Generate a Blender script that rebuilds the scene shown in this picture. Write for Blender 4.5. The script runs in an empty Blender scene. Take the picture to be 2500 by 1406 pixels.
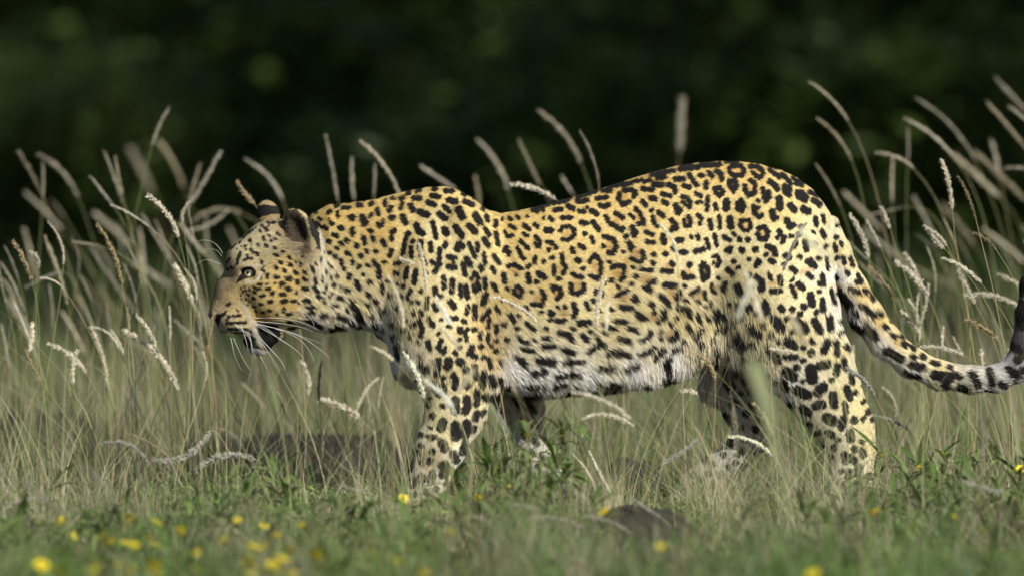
import bpy, math
import numpy as np

# ------------------------------------------------------------------ camera, world, sun, exposure
S = 1150.0            # photo pixels per metre in the plane of the leopard
GROUND_PY = 1250.0    # photo row of the ground under the leopard
CAM_D, CAM_H = 24.0, 1.1
scene = bpy.context.scene
col = scene.collection
rng = np.random.default_rng(7)

cam_data = bpy.data.cameras.new('camera')
cam = bpy.data.objects.new('camera', cam_data)
col.objects.link(cam)
cam.location = (0, -CAM_D, CAM_H)
ZC = (GROUND_PY - 703.0) / S
cam.rotation_euler = (math.pi / 2 - math.atan2(CAM_H - ZC, CAM_D), 0, 0)
cam_data.sensor_width = 36.0
cam_data.lens = 36.0 * math.hypot(CAM_D, CAM_H - ZC) / (2500.0 / S)
cam_data.clip_start, cam_data.clip_end = 1.0, 1500.0
cam_data.dof.use_dof = True
cam_data.dof.focus_distance = CAM_D - 0.06
cam_data.dof.aperture_fstop = cam_data.lens / 138.0
scene.camera = cam

SUN_AZ, SUN_EL = math.radians(32), math.radians(34)   # azimuth measured from the camera side (-Y) towards +X
sun_dir = (math.sin(SUN_AZ) * math.cos(SUN_EL), -math.cos(SUN_AZ) * math.cos(SUN_EL), math.sin(SUN_EL))
world = bpy.data.worlds.new('World')
scene.world = world
world.use_nodes = True
wn = world.node_tree
bgn = wn.nodes['Background']
sky = wn.nodes.new('ShaderNodeTexSky')
sky.sky_type = 'NISHITA'
sky.sun_disc = False
sky.sun_elevation = SUN_EL
sky.sun_rotation = math.pi / 2 - math.atan2(sun_dir[1], sun_dir[0])
wn.links.new(sky.outputs[0], bgn.inputs[0])
bgn.inputs[1].default_value = 0.07
sl = bpy.data.lights.new('sun', 'SUN')
sl.energy = 4.7
sl.angle = math.radians(0.55)
sl.color = (1.0, 0.95, 0.86)
sun = bpy.data.objects.new('sun', sl)
col.objects.link(sun)
sun.rotation_euler = (math.pi / 2 - SUN_EL, 0, math.atan2(sun_dir[1], sun_dir[0]) + math.pi / 2)
vs = scene.view_settings
vs.view_transform = 'Standard'
vs.look = 'None'
vs.gamma = 1
vs.use_curve_mapping = False
vs.exposure = 0.46
scene.render.engine = 'CYCLES'
scene.cycles.use_denoising = True
scene.cycles.max_bounces = 6
scene.cycles.diffuse_bounces = 3
scene.cycles.glossy_bounces = 2
scene.cycles.transmission_bounces = 3
scene.cycles.transparent_max_bounces = 8
scene.cycles.sample_clamp_indirect = 6
scene.cycles.use_adaptive_sampling = True
scene.cycles.adaptive_threshold = 0.012
scene.cycles_curves.shape = 'RIBBONS'
scene.cycles_curves.subdivisions = 1

# ------------------------------------------------------------------ helpers
def tag(o, label=None, cat=None, group=None, kind=None):
    if label: o['label'] = label
    if cat: o['category'] = cat
    if group: o['group'] = group
    if kind: o['kind'] = kind
    return o

def empty(name, loc=(0, 0, 0)):
    o = bpy.data.objects.new(name, None)
    o.empty_display_size = 0.05
    col.objects.link(o)
    o.location = loc
    return o

def link(name, me, mat=None, parent=None):
    o = bpy.data.objects.new(name, me)
    if mat is not None and len(me.materials) == 0:
        me.materials.append(mat)
    col.objects.link(o)
    if parent is not None:
        o.parent = parent
    return o

def mesh(name, V, F, colors=None, smooth=False):
    """V (n,3); F (m,k) index array with k corners each; colors (n,3) linear."""
    V = np.asarray(V, np.float32); F = np.asarray(F, np.int32)
    me = bpy.data.meshes.new(name)
    me.vertices.add(len(V)); me.vertices.foreach_set('co', V.ravel())
    k = F.shape[1]
    me.loops.add(F.size); me.loops.foreach_set('vertex_index', F.ravel())
    me.polygons.add(len(F))
    me.polygons.foreach_set('loop_start', np.arange(len(F), dtype=np.int32) * k)
    me.polygons.foreach_set('loop_total', np.full(len(F), k, np.int32))
    if smooth:
        me.polygons.foreach_set('use_smooth', np.ones(len(F), bool))
    if colors is not None:
        a = me.color_attributes.new('Col', 'FLOAT_COLOR', 'POINT')
        c = np.ones((len(V), 4), np.float32); c[:, :3] = colors
        a.data.foreach_set('color', c.ravel())
    me.update(calc_edges=True)
    me.validate()
    return me

def px(x, y, d=0.0):
    """Point at depth d (metres behind the leopard's plane) seen at photo pixel (x, y)."""
    k = (CAM_D + d) / CAM_D
    z0 = (GROUND_PY - y) / S
    return np.array([(x - 1250.0) / S * k, d, CAM_H - (CAM_H - z0) * k])

def mat_col(name, rough=0.7, trans=0.0, spec=0.3, noise=0.0, nscale=40.0):
    """Material whose base colour is the object's own 'Col' attribute, with a little noise; trans = light let through."""
    m = bpy.data.materials.new(name); m.use_nodes = True
    nt = m.node_tree; p = nt.nodes['Principled BSDF']; out = nt.nodes['Material Output']
    at = nt.nodes.new('ShaderNodeAttribute'); at.attribute_name = 'Col'
    src = at.outputs['Color']
    if noise:
        n = nt.nodes.new('ShaderNodeTexNoise'); n.inputs['Scale'].default_value = nscale
        n.inputs['Detail'].default_value = 4
        g = nt.nodes.new('ShaderNodeNewGeometry')
        nt.links.new(g.outputs['Position'], n.inputs['Vector'])
        mr = nt.nodes.new('ShaderNodeMapRange')
        mr.inputs['From Min'].default_value = .3; mr.inputs['From Max'].default_value = .7
        mr.inputs['To Min'].default_value = 1 - noise; mr.inputs['To Max'].default_value = 1 + noise
        nt.links.new(n.outputs['Fac'], mr.inputs['Value'])
        vm = nt.nodes.new('ShaderNodeVectorMath'); vm.operation = 'SCALE'
        nt.links.new(src, vm.inputs[0]); nt.links.new(mr.outputs[0], vm.inputs['Scale'])
        src = vm.outputs[0]
    nt.links.new(src, p.inputs['Base Color'])
    p.inputs['Roughness'].default_value = rough
    p.inputs['Specular IOR Level'].default_value = spec
    if trans:
        t = nt.nodes.new('ShaderNodeBsdfTranslucent'); nt.links.new(src, t.inputs['Color'])
        mx = nt.nodes.new('ShaderNodeMixShader'); mx.inputs[0].default_value = trans
        nt.links.new(p.outputs[0], mx.inputs[1]); nt.links.new(t.outputs[0], mx.inputs[2])
        nt.links.new(mx.outputs[0], out.inputs['Surface'])
    return m

def mat_flat(name, c, rough=0.6, spec=0.4, coat=0.0):
    m = bpy.data.materials.new(name); m.use_nodes = True
    nt = m.node_tree; p = nt.nodes['Principled BSDF']
    n = nt.nodes.new('ShaderNodeTexNoise'); n.inputs['Scale'].default_value = 300
    mx = nt.nodes.new('ShaderNodeMix'); mx.data_type = 'RGBA'
    mx.inputs[6].default_value = (*[v * .8 for v in c], 1); mx.inputs[7].default_value = (*[min(1, v * 1.2) for v in c], 1)
    nt.links.new(n.outputs['Fac'], mx.inputs[0]); nt.links.new(mx.outputs[2], p.inputs['Base Color'])
    p.inputs['Roughness'].default_value = rough
    p.inputs['Specular IOR Level'].default_value = spec
    p.inputs['Coat Weight'].default_value = coat
    return m

def tube(P, R, n=6, cap=True):
    """Tube along points P (k,3) with radii R (k,), returns V, F(quads)."""
    P = np.asarray(P, float); R = np.asarray(R, float); k = len(P)
    T = np.gradient(P, axis=0); T /= np.linalg.norm(T, axis=1)[:, None] + 1e-12
    up = np.array([0, 1, 0.]) if abs(T[0][1]) < .9 else np.array([1., 0, 0])
    A = np.cross(T, up); A /= np.linalg.norm(A, axis=1)[:, None] + 1e-12
    B = np.cross(T, A)
    an = np.arange(n) * 2 * math.pi / n
    V = P[:, None, :] + R[:, None, None] * (np.cos(an)[None, :, None] * A[:, None, :] + np.sin(an)[None, :, None] * B[:, None, :])
    V = V.reshape(-1, 3)
    i = np.arange(k - 1)[:, None] * n; j = np.arange(n)[None, :]; j2 = (j + 1) % n
    F = np.stack([i + j, i + j2, i + n + j2, i + n + j], -1).reshape(-1, 4)
    return V, F

def bez(P0, P1, P2, P3, k):
    t = np.linspace(0, 1, k)[:, None]
    return (1 - t) ** 3 * P0 + 3 * (1 - t) ** 2 * t * P1 + 3 * (1 - t) * t * t * P2 + t ** 3 * P3

class Bag:
    """collects quads with colours"""
    def __init__(s): s.V, s.F, s.C, s.n = [], [], [], 0
    def add(s, V, F, c):
        V = np.asarray(V, np.float32); s.V.append(V); s.F.append(np.asarray(F) + s.n)
        c = np.asarray(c, np.float32)
        s.C.append(np.broadcast_to(c, (len(V), 3)) if c.ndim == 1 else c); s.n += len(V)
    def mesh(s, name, smooth=False):
        return mesh(name, np.concatenate(s.V), np.concatenate(s.F), np.concatenate(s.C), smooth)
# ------------------------------------------------------------------ the leopard: body surface
H = 3.5                                  # grid step in photo pixels (3 mm)
GX0, GY0, GD0 = 480.0, 370.0, -196.0     # grid origin: photo x, photo y, depth (px units, negative = towards the camera)
NX, NY, ND = 602, 262, 113
FLD = np.full((NX, NY, ND), 60.0, np.float32)
gx = (GX0 + H * np.arange(NX)).astype(np.float32)
gy = (GY0 + H * np.arange(NY)).astype(np.float32)
gd = (GD0 + H * np.arange(ND)).astype(np.float32)

def region(x0, x1, y0, y1, d0, d1):
    def cl(v, o, n): return int(min(max((v - o) / H, 0), n))
    a, b = cl(x0, GX0, NX), cl(x1, GX0, NX) + 1
    c, d = cl(y0, GY0, NY), cl(y1, GY0, NY) + 1
    e, f = cl(d0, GD0, ND), cl(d1, GD0, ND) + 1
    sl_ = (slice(a, b), slice(c, d), slice(e, f))
    return sl_, gx[sl_[0]][:, None, None], gy[sl_[1]][None, :, None], gd[sl_[2]][None, None, :]

def smin(a, b, k):
    h = np.maximum(k - np.abs(a - b), 0) / k
    return np.minimum(a, b) - h * h * k * .25

def union(sl_, d, k): FLD[sl_] = smin(FLD[sl_], d.astype(np.float32), k)

def carve(sl_, d, k): FLD[sl_] = -smin(-FLD[sl_], d.astype(np.float32), k)

def rc_dist(X, Y, D, a, b, ds):
    """round cone from a=(x,y,d,r) to b, depth squashed by ds"""
    ax, ay, ad, ar = a; bx, by, bd, br = b
    ux, uy, ud = bx - ax, by - ay, bd - ad
    L = ux * ux + uy * uy + (ud / ds) ** 2 + 1e-9
    t = np.clip(((X - ax) * ux + (Y - ay) * uy + (D - ad) / ds * ud / ds) / L, 0, 1)
    q = np.sqrt((X - ax - t * ux) ** 2 + (Y - ay - t * uy) ** 2 + ((D - ad - t * ud) / ds) ** 2)
    return q - (ar + (br - ar) * t)

def chain(pts, k=30, ds=1.0, op=union):
    for a, b in zip(pts[:-1], pts[1:]):
        m = max(a[3], b[3]) + k + 14
        sl_, X, Y, D = region(min(a[0], b[0]) - m, max(a[0], b[0]) + m, min(a[1], b[1]) - m, max(a[1], b[1]) + m,
                              min(a[2], b[2]) - m * max(ds, 1), max(a[2], b[2]) + m * max(ds, 1))
        op(sl_, rc_dist(X, Y, D, a, b, ds), k)

def ell(c, r, k=20, rot=0.0, yaw=0.0, op=union, ret=False):
    m = max(r) + k + 14
    sl_, X, Y, D = region(c[0] - m, c[0] + m, c[1] - m, c[1] + m, c[2] - m, c[2] + m)
    x, y, d = X - c[0], Y - c[1], D - c[2]
    ca, sa = math.cos(rot), math.sin(rot)
    x, y = ca * x + sa * y, -sa * x + ca * y
    cb, sb = math.cos(yaw), math.sin(yaw)
    x, d = cb * x + sb * d, -sb * x + cb * d
    k0 = np.sqrt((x / r[0]) ** 2 + (y / r[1]) ** 2 + (d / r[2]) ** 2) + 1e-6
    k1 = np.sqrt((x / r[0] ** 2) ** 2 + (y / r[1] ** 2) ** 2 + (d / r[2] ** 2) ** 2) + 1e-9
    dist = k0 * (k0 - 1) / k1
    if ret: return sl_, dist
    op(sl_, dist, k)

# trunk: outline of the back and belly read from the photograph, half width from the animal's build
T_X = [730, 760, 800, 850, 900, 950, 1000, 1040, 1080, 1110, 1150, 1190, 1220, 1260, 1300, 1350, 1400, 1450, 1500, 1550, 1600, 1650, 1700, 1750, 1800, 1850, 1900, 1940, 1980, 2005, 2022, 2034, 2042]
T_T = [566, 522, 499, 494, 487, 475, 463, 455, 453, 460, 479, 509, 518, 513, 504, 491, 477, 463, 447, 431, 416, 403, 395, 391, 391, 397, 410, 428, 457, 486, 512, 545, 590]
B_X = [730, 780, 850, 900, 950, 980, 1030, 1100, 1200, 1300, 1400, 1500, 1600, 1680, 1740, 1800, 1850, 1950, 2005, 2022, 2034, 2042]
B_B = [735, 782, 785, 795, 825, 868, 915, 940, 952, 958, 950, 938, 916, 886, 850, 830, 800, 780, 745, 720, 690, 650]
W_X = [730, 800, 880, 950, 1050, 1150, 1250, 1400, 1550, 1650, 1750, 1850, 1950, 2000, 2022, 2034, 2042]
W_W = [44, 84, 92, 100, 108, 122, 140, 150, 143, 130, 116, 108, 92, 70, 48, 30, 12]
sl_, X, Y, D = region(720, 2060, 380, 1010, -190, 190)
xx = X.ravel()
top = np.interp(xx, T_X, T_T)[:, None, None] + 4; bot = np.interp(xx, B_X, B_B)[:, None, None]; w = np.interp(xx, W_X, W_W)[:, None, None]
hh = (bot - top) / 2; zc = (bot + top) / 2
# egg-shaped section: wide below the spine, narrower at the spine and keel
yy = (Y - zc) / hh
yc = np.clip(yy, -1.2, 1.2); wl = w * (.96 + 0.13 * yc - 0.02 * yc * yc)
pw = 2.8
ay_, ad_ = np.abs(yy) + 1e-4, np.abs(D / wl) + 1e-4
k0 = (ay_ ** pw + ad_ ** pw) ** (1 / pw)
k1 = k0 ** (1 - pw) * np.sqrt((ay_ ** (pw - 1) / hh) ** 2 + (ad_ ** (pw - 1) / wl) ** 2) + 1e-9
dd = (k0 - 1) / k1
dd = np.maximum(dd, np.maximum(726 - X, X - 2046))
FLD[sl_] = np.minimum(FLD[sl_], dd.astype(np.float32))
del dd, k0, k1, yy, wl

# near foreleg, shoulder blade and chest
chain([(1085, 515, -52, 44), (1062, 640, -92, 62), (1050, 740, -98, 74), (1095, 850, -95, 84), (1120, 920, -94, 84)], k=52, ds=.62)
chain([(1118, 900, -94, 82), (1114, 1000, -94, 70), (1076, 1085, -94, 58), (1046, 1160, -94, 46), (1036, 1214, -94, 40)], k=22, ds=.72)
chain([(1040, 1212, -94, 38), (1004, 1226, -94, 32), (984, 1236, -94, 24)], k=18)
for q in (-24, -8, 8, 24):
    chain([(996, 1230, -94 + q, 15), (968, 1240, -94 + q * 1.2, 13)], k=7)
ell((1160, 905, -96), (52, 62, 40), k=26)                 # elbow
ell((1012, 840, -40), (58, 78, 66), k=34)                 # point of the shoulder
ell((1012, 850, 40), (54, 76, 66), k=34)
ell((1150, 600, -104), (40, 110, 22), k=44, rot=-.25)     # muscle behind the shoulder blade
# far foreleg, trailing
chain([(1130, 800, 88, 80), (1205, 890, 92, 66), (1268, 985, 92, 46), (1294, 1075, 92, 35), (1322, 1145, 92, 33), (1368, 1196, 92, 28), (1402, 1222, 92, 22)], k=24, ds=.8)
for q in (-20, -7, 7, 20):
    chain([(1396, 1216, 92 + q, 12), (1420, 1236, 92 + q * 1.15, 11)], k=7)
# near hind leg, trailing
chain([(1880, 560, -50, 100), (1890, 680, -72, 120), (1912, 760, -80, 114), (1925, 830, -84, 104), (1980, 893, -88, 82), (2022, 975, -90, 66), (2063, 1045, -90, 50), (2081, 1110, -90, 36), (2072, 1180, -90, 33), (2048, 1222, -90, 31)], k=62, ds=.74)
ell((1850, 805, -84), (70, 66, 48), k=36)                 # stifle
chain([(1700, 815, -70, 22), (1790, 840, -78, 26)], k=34) # fold of skin from the flank to the stifle
ell((2104, 1040, -90), (20, 30, 22), k=16)                # hock
chain([(2046, 1224, -90, 30), (2012, 1234, -90, 24)], k=14)
for q in (-22, -8, 8, 22):
    chain([(2014, 1230, -90 + q, 14), (1984, 1242, -90 + q * 1.15, 12)], k=7)
# far hind leg, leading
chain([(1880, 640, 60, 104), (1820, 830, 84, 88), (1792, 925, 88, 66), (1826, 1005, 90, 50), (1852, 1060, 90, 39), (1800, 1112, 90, 36), (1742, 1156, 90, 35), (1700, 1192, 90, 36), (1668, 1212, 90, 28)], k=26, ds=.85)
for q in (-24, -8, 8, 24):
    chain([(1678, 1206, 90 + q, 16), (1648, 1224, 90 + q * 1.2, 14)], k=7)
# tail
TAIL = [(2022, 548, 0, 24), (2046, 612, 0, 28), (2080, 700, -4, 33), (2112, 762, -8, 35), (2160, 828, -12, 34), (2220, 880, -14, 33), (2290, 913, -14, 31), (2370, 925, -12, 29), (2430, 923, -8, 28), (2478, 900, -2, 29), (2503, 845, 6, 29), (2512, 775, 14, 28), (2520, 700, 20, 24), (2545, 640, 24, 18)]
chain(TAIL, k=14)
# head: skull, brow, nose bridge, muzzle, cheeks, jaw
ell((690, 612, 0), (92, 74, 74), k=24)
for s in (-1, 1):
    chain([(655, 596, s * 22, 52), (604, 640, s * 20, 52)], k=20)       # brows
    ell((585, 780, s * 24), (50, 36, 26), k=12, rot=.12)                # whisker pads
    ell((690, 706, s * 46), (84, 82, 44), k=30)                         # cheeks
    ell((768, 672, s * 44), (44, 84, 42), k=30)                         # ruff
    ell((622, 702, s * 34), (48, 30, 24), k=18, rot=.3)                 # cheekbone under the eye
chain([(598, 672, 0, 50), (566, 712, 0, 38), (547, 744, 0, 31)], k=18, ds=.95)
ell((533, 762, 0), (23, 22, 24), k=10)                                  # nose
ell((548, 790, 0), (19, 22, 26), k=10)
ell((612, 742, 0), (52, 52, 46), k=22)
chain([(722, 752, 0, 38), (664, 804, 0, 27), (630, 838, 0, 27)], k=12, ds=1.2)   # lower jaw and chin
ell((622, 822, 0), (26, 30, 34), k=10)
ell((790, 740, 0), (80, 60, 76), k=36)                                  # throat
chain([(556, 829, 0, 5), (600, 818, 0, 5), (645, 806, 0, 2)], k=5, ds=12, op=carve)        # open mouth
ell((516, 776, -14), (9, 6, 9), k=5, rot=.5, op=carve)
ell((516, 776, 14), (9, 6, 9), k=5, rot=.5, op=carve)
# ears: cupped shells
for s, cx, cy, dd_ in ((-1, 735, 563, -62), (1, 652, 526, 52)):
    r = (34, 57, 21) if s < 0 else (27, 34, 17)
    ro = -.55 if s < 0 else -.2
    ell((cx, cy, dd_), r, k=10, rot=ro)
    ell((cx - 13, cy - 3, dd_ + s * 17), (r[0] - 8, r[1] - 13, 22), k=8, rot=ro, op=carve)
# eye sockets
EYE = {}
for s in (-1, 1):
    ell((604, 664, s * 60), (16, 12, 16), k=8, op=carve)

def surface_nets(F):
    ins = F < 0
    c = np.zeros(tuple(n - 1 for n in F.shape), np.int8)
    for i in (0, 1):
        for j in (0, 1):
            for k in (0, 1):
                c += ins[i:F.shape[0] - 1 + i, j:F.shape[1] - 1 + j, k:F.shape[2] - 1 + k]
    act = np.argwhere((c > 0) & (c < 8))
    idx = np.full(c.shape, -1, np.int32); idx[tuple(act.T)] = np.arange(len(act))
    offs = np.array([(i, j, k) for i in (0, 1) for j in (0, 1) for k in (0, 1)])
    val = np.stack([F[tuple((act + o).T)] for o in offs], 1)
    acc = np.zeros((len(act), 3)); cnt = np.zeros(len(act))
    for a in range(8):
        for b in range(a + 1, 8):
            if np.abs(offs[a] - offs[b]).sum() != 1: continue
            va, vb = val[:, a], val[:, b]
            m = (va < 0) != (vb < 0)
            t = va / np.where(m, va - vb, 1)
            acc += np.where(m[:, None], offs[a] + t[:, None] * (offs[b] - offs[a]), 0); cnt += m
    V = act + acc / cnt[:, None]
    Q = []
    for ax in range(3):
        o1, o2 = [(1, 2), (2, 0), (0, 1)][ax]
        s0 = [slice(1, -1)] * 3; s1 = [slice(1, -1)] * 3
        s0[ax] = slice(0, -1); s1[ax] = slice(1, None)
        A, B = ins[tuple(s0)], ins[tuple(s1)]
        for flip, m in ((False, A & ~B), (True, ~A & B)):
            e = np.argwhere(m); e[:, o1] += 1; e[:, o2] += 1
            p = []
            for (u, v) in ((-1, -1), (0, -1), (0, 0), (-1, 0)):
                q = e.copy(); q[:, o1] += u; q[:, o2] += v; p.append(idx[tuple(q.T)])
            q = np.stack(p, 1)
            Q.append(q[:, ::-1] if flip else q)
    return V, np.concatenate(Q)

BV, BQ = surface_nets(FLD)
BP = np.stack([GX0 + H * BV[:, 0], GY0 + H * BV[:, 1], GD0 + H * BV[:, 2]], 1)   # photo px, photo py, depth px
# one light smoothing pass
acc = np.zeros_like(BP); cnt = np.zeros(len(BP))
for a, b in ((0, 1), (1, 2), (2, 3), (3, 0)):
    np.add.at(acc, BQ[:, a], BP[BQ[:, b]]); np.add.at(acc, BQ[:, b], BP[BQ[:, a]])
    np.add.at(cnt, BQ[:, a], 1); np.add.at(cnt, BQ[:, b], 1)
BP = np.where(cnt[:, None] > 0, BP * .5 + acc / np.maximum(cnt, 1)[:, None] * .5, BP)
def to_world(P): return np.stack([(P[:, 0] - 1250) / S, P[:, 2] / S, (GROUND_PY - P[:, 1]) / S], 1)
BW = to_world(BP)
# the x,y,depth grid is mirrored against world axes (y down): fix the winding so that normals point out
BQ = BQ[:, ::-1] if False else BQ
vol = np.einsum('ij,ij->i', BW[BQ[:, 0]], np.cross(BW[BQ[:, 1]], BW[BQ[:, 2]])).sum()
if vol < 0: BQ = BQ[:, ::-1].copy()

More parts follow.
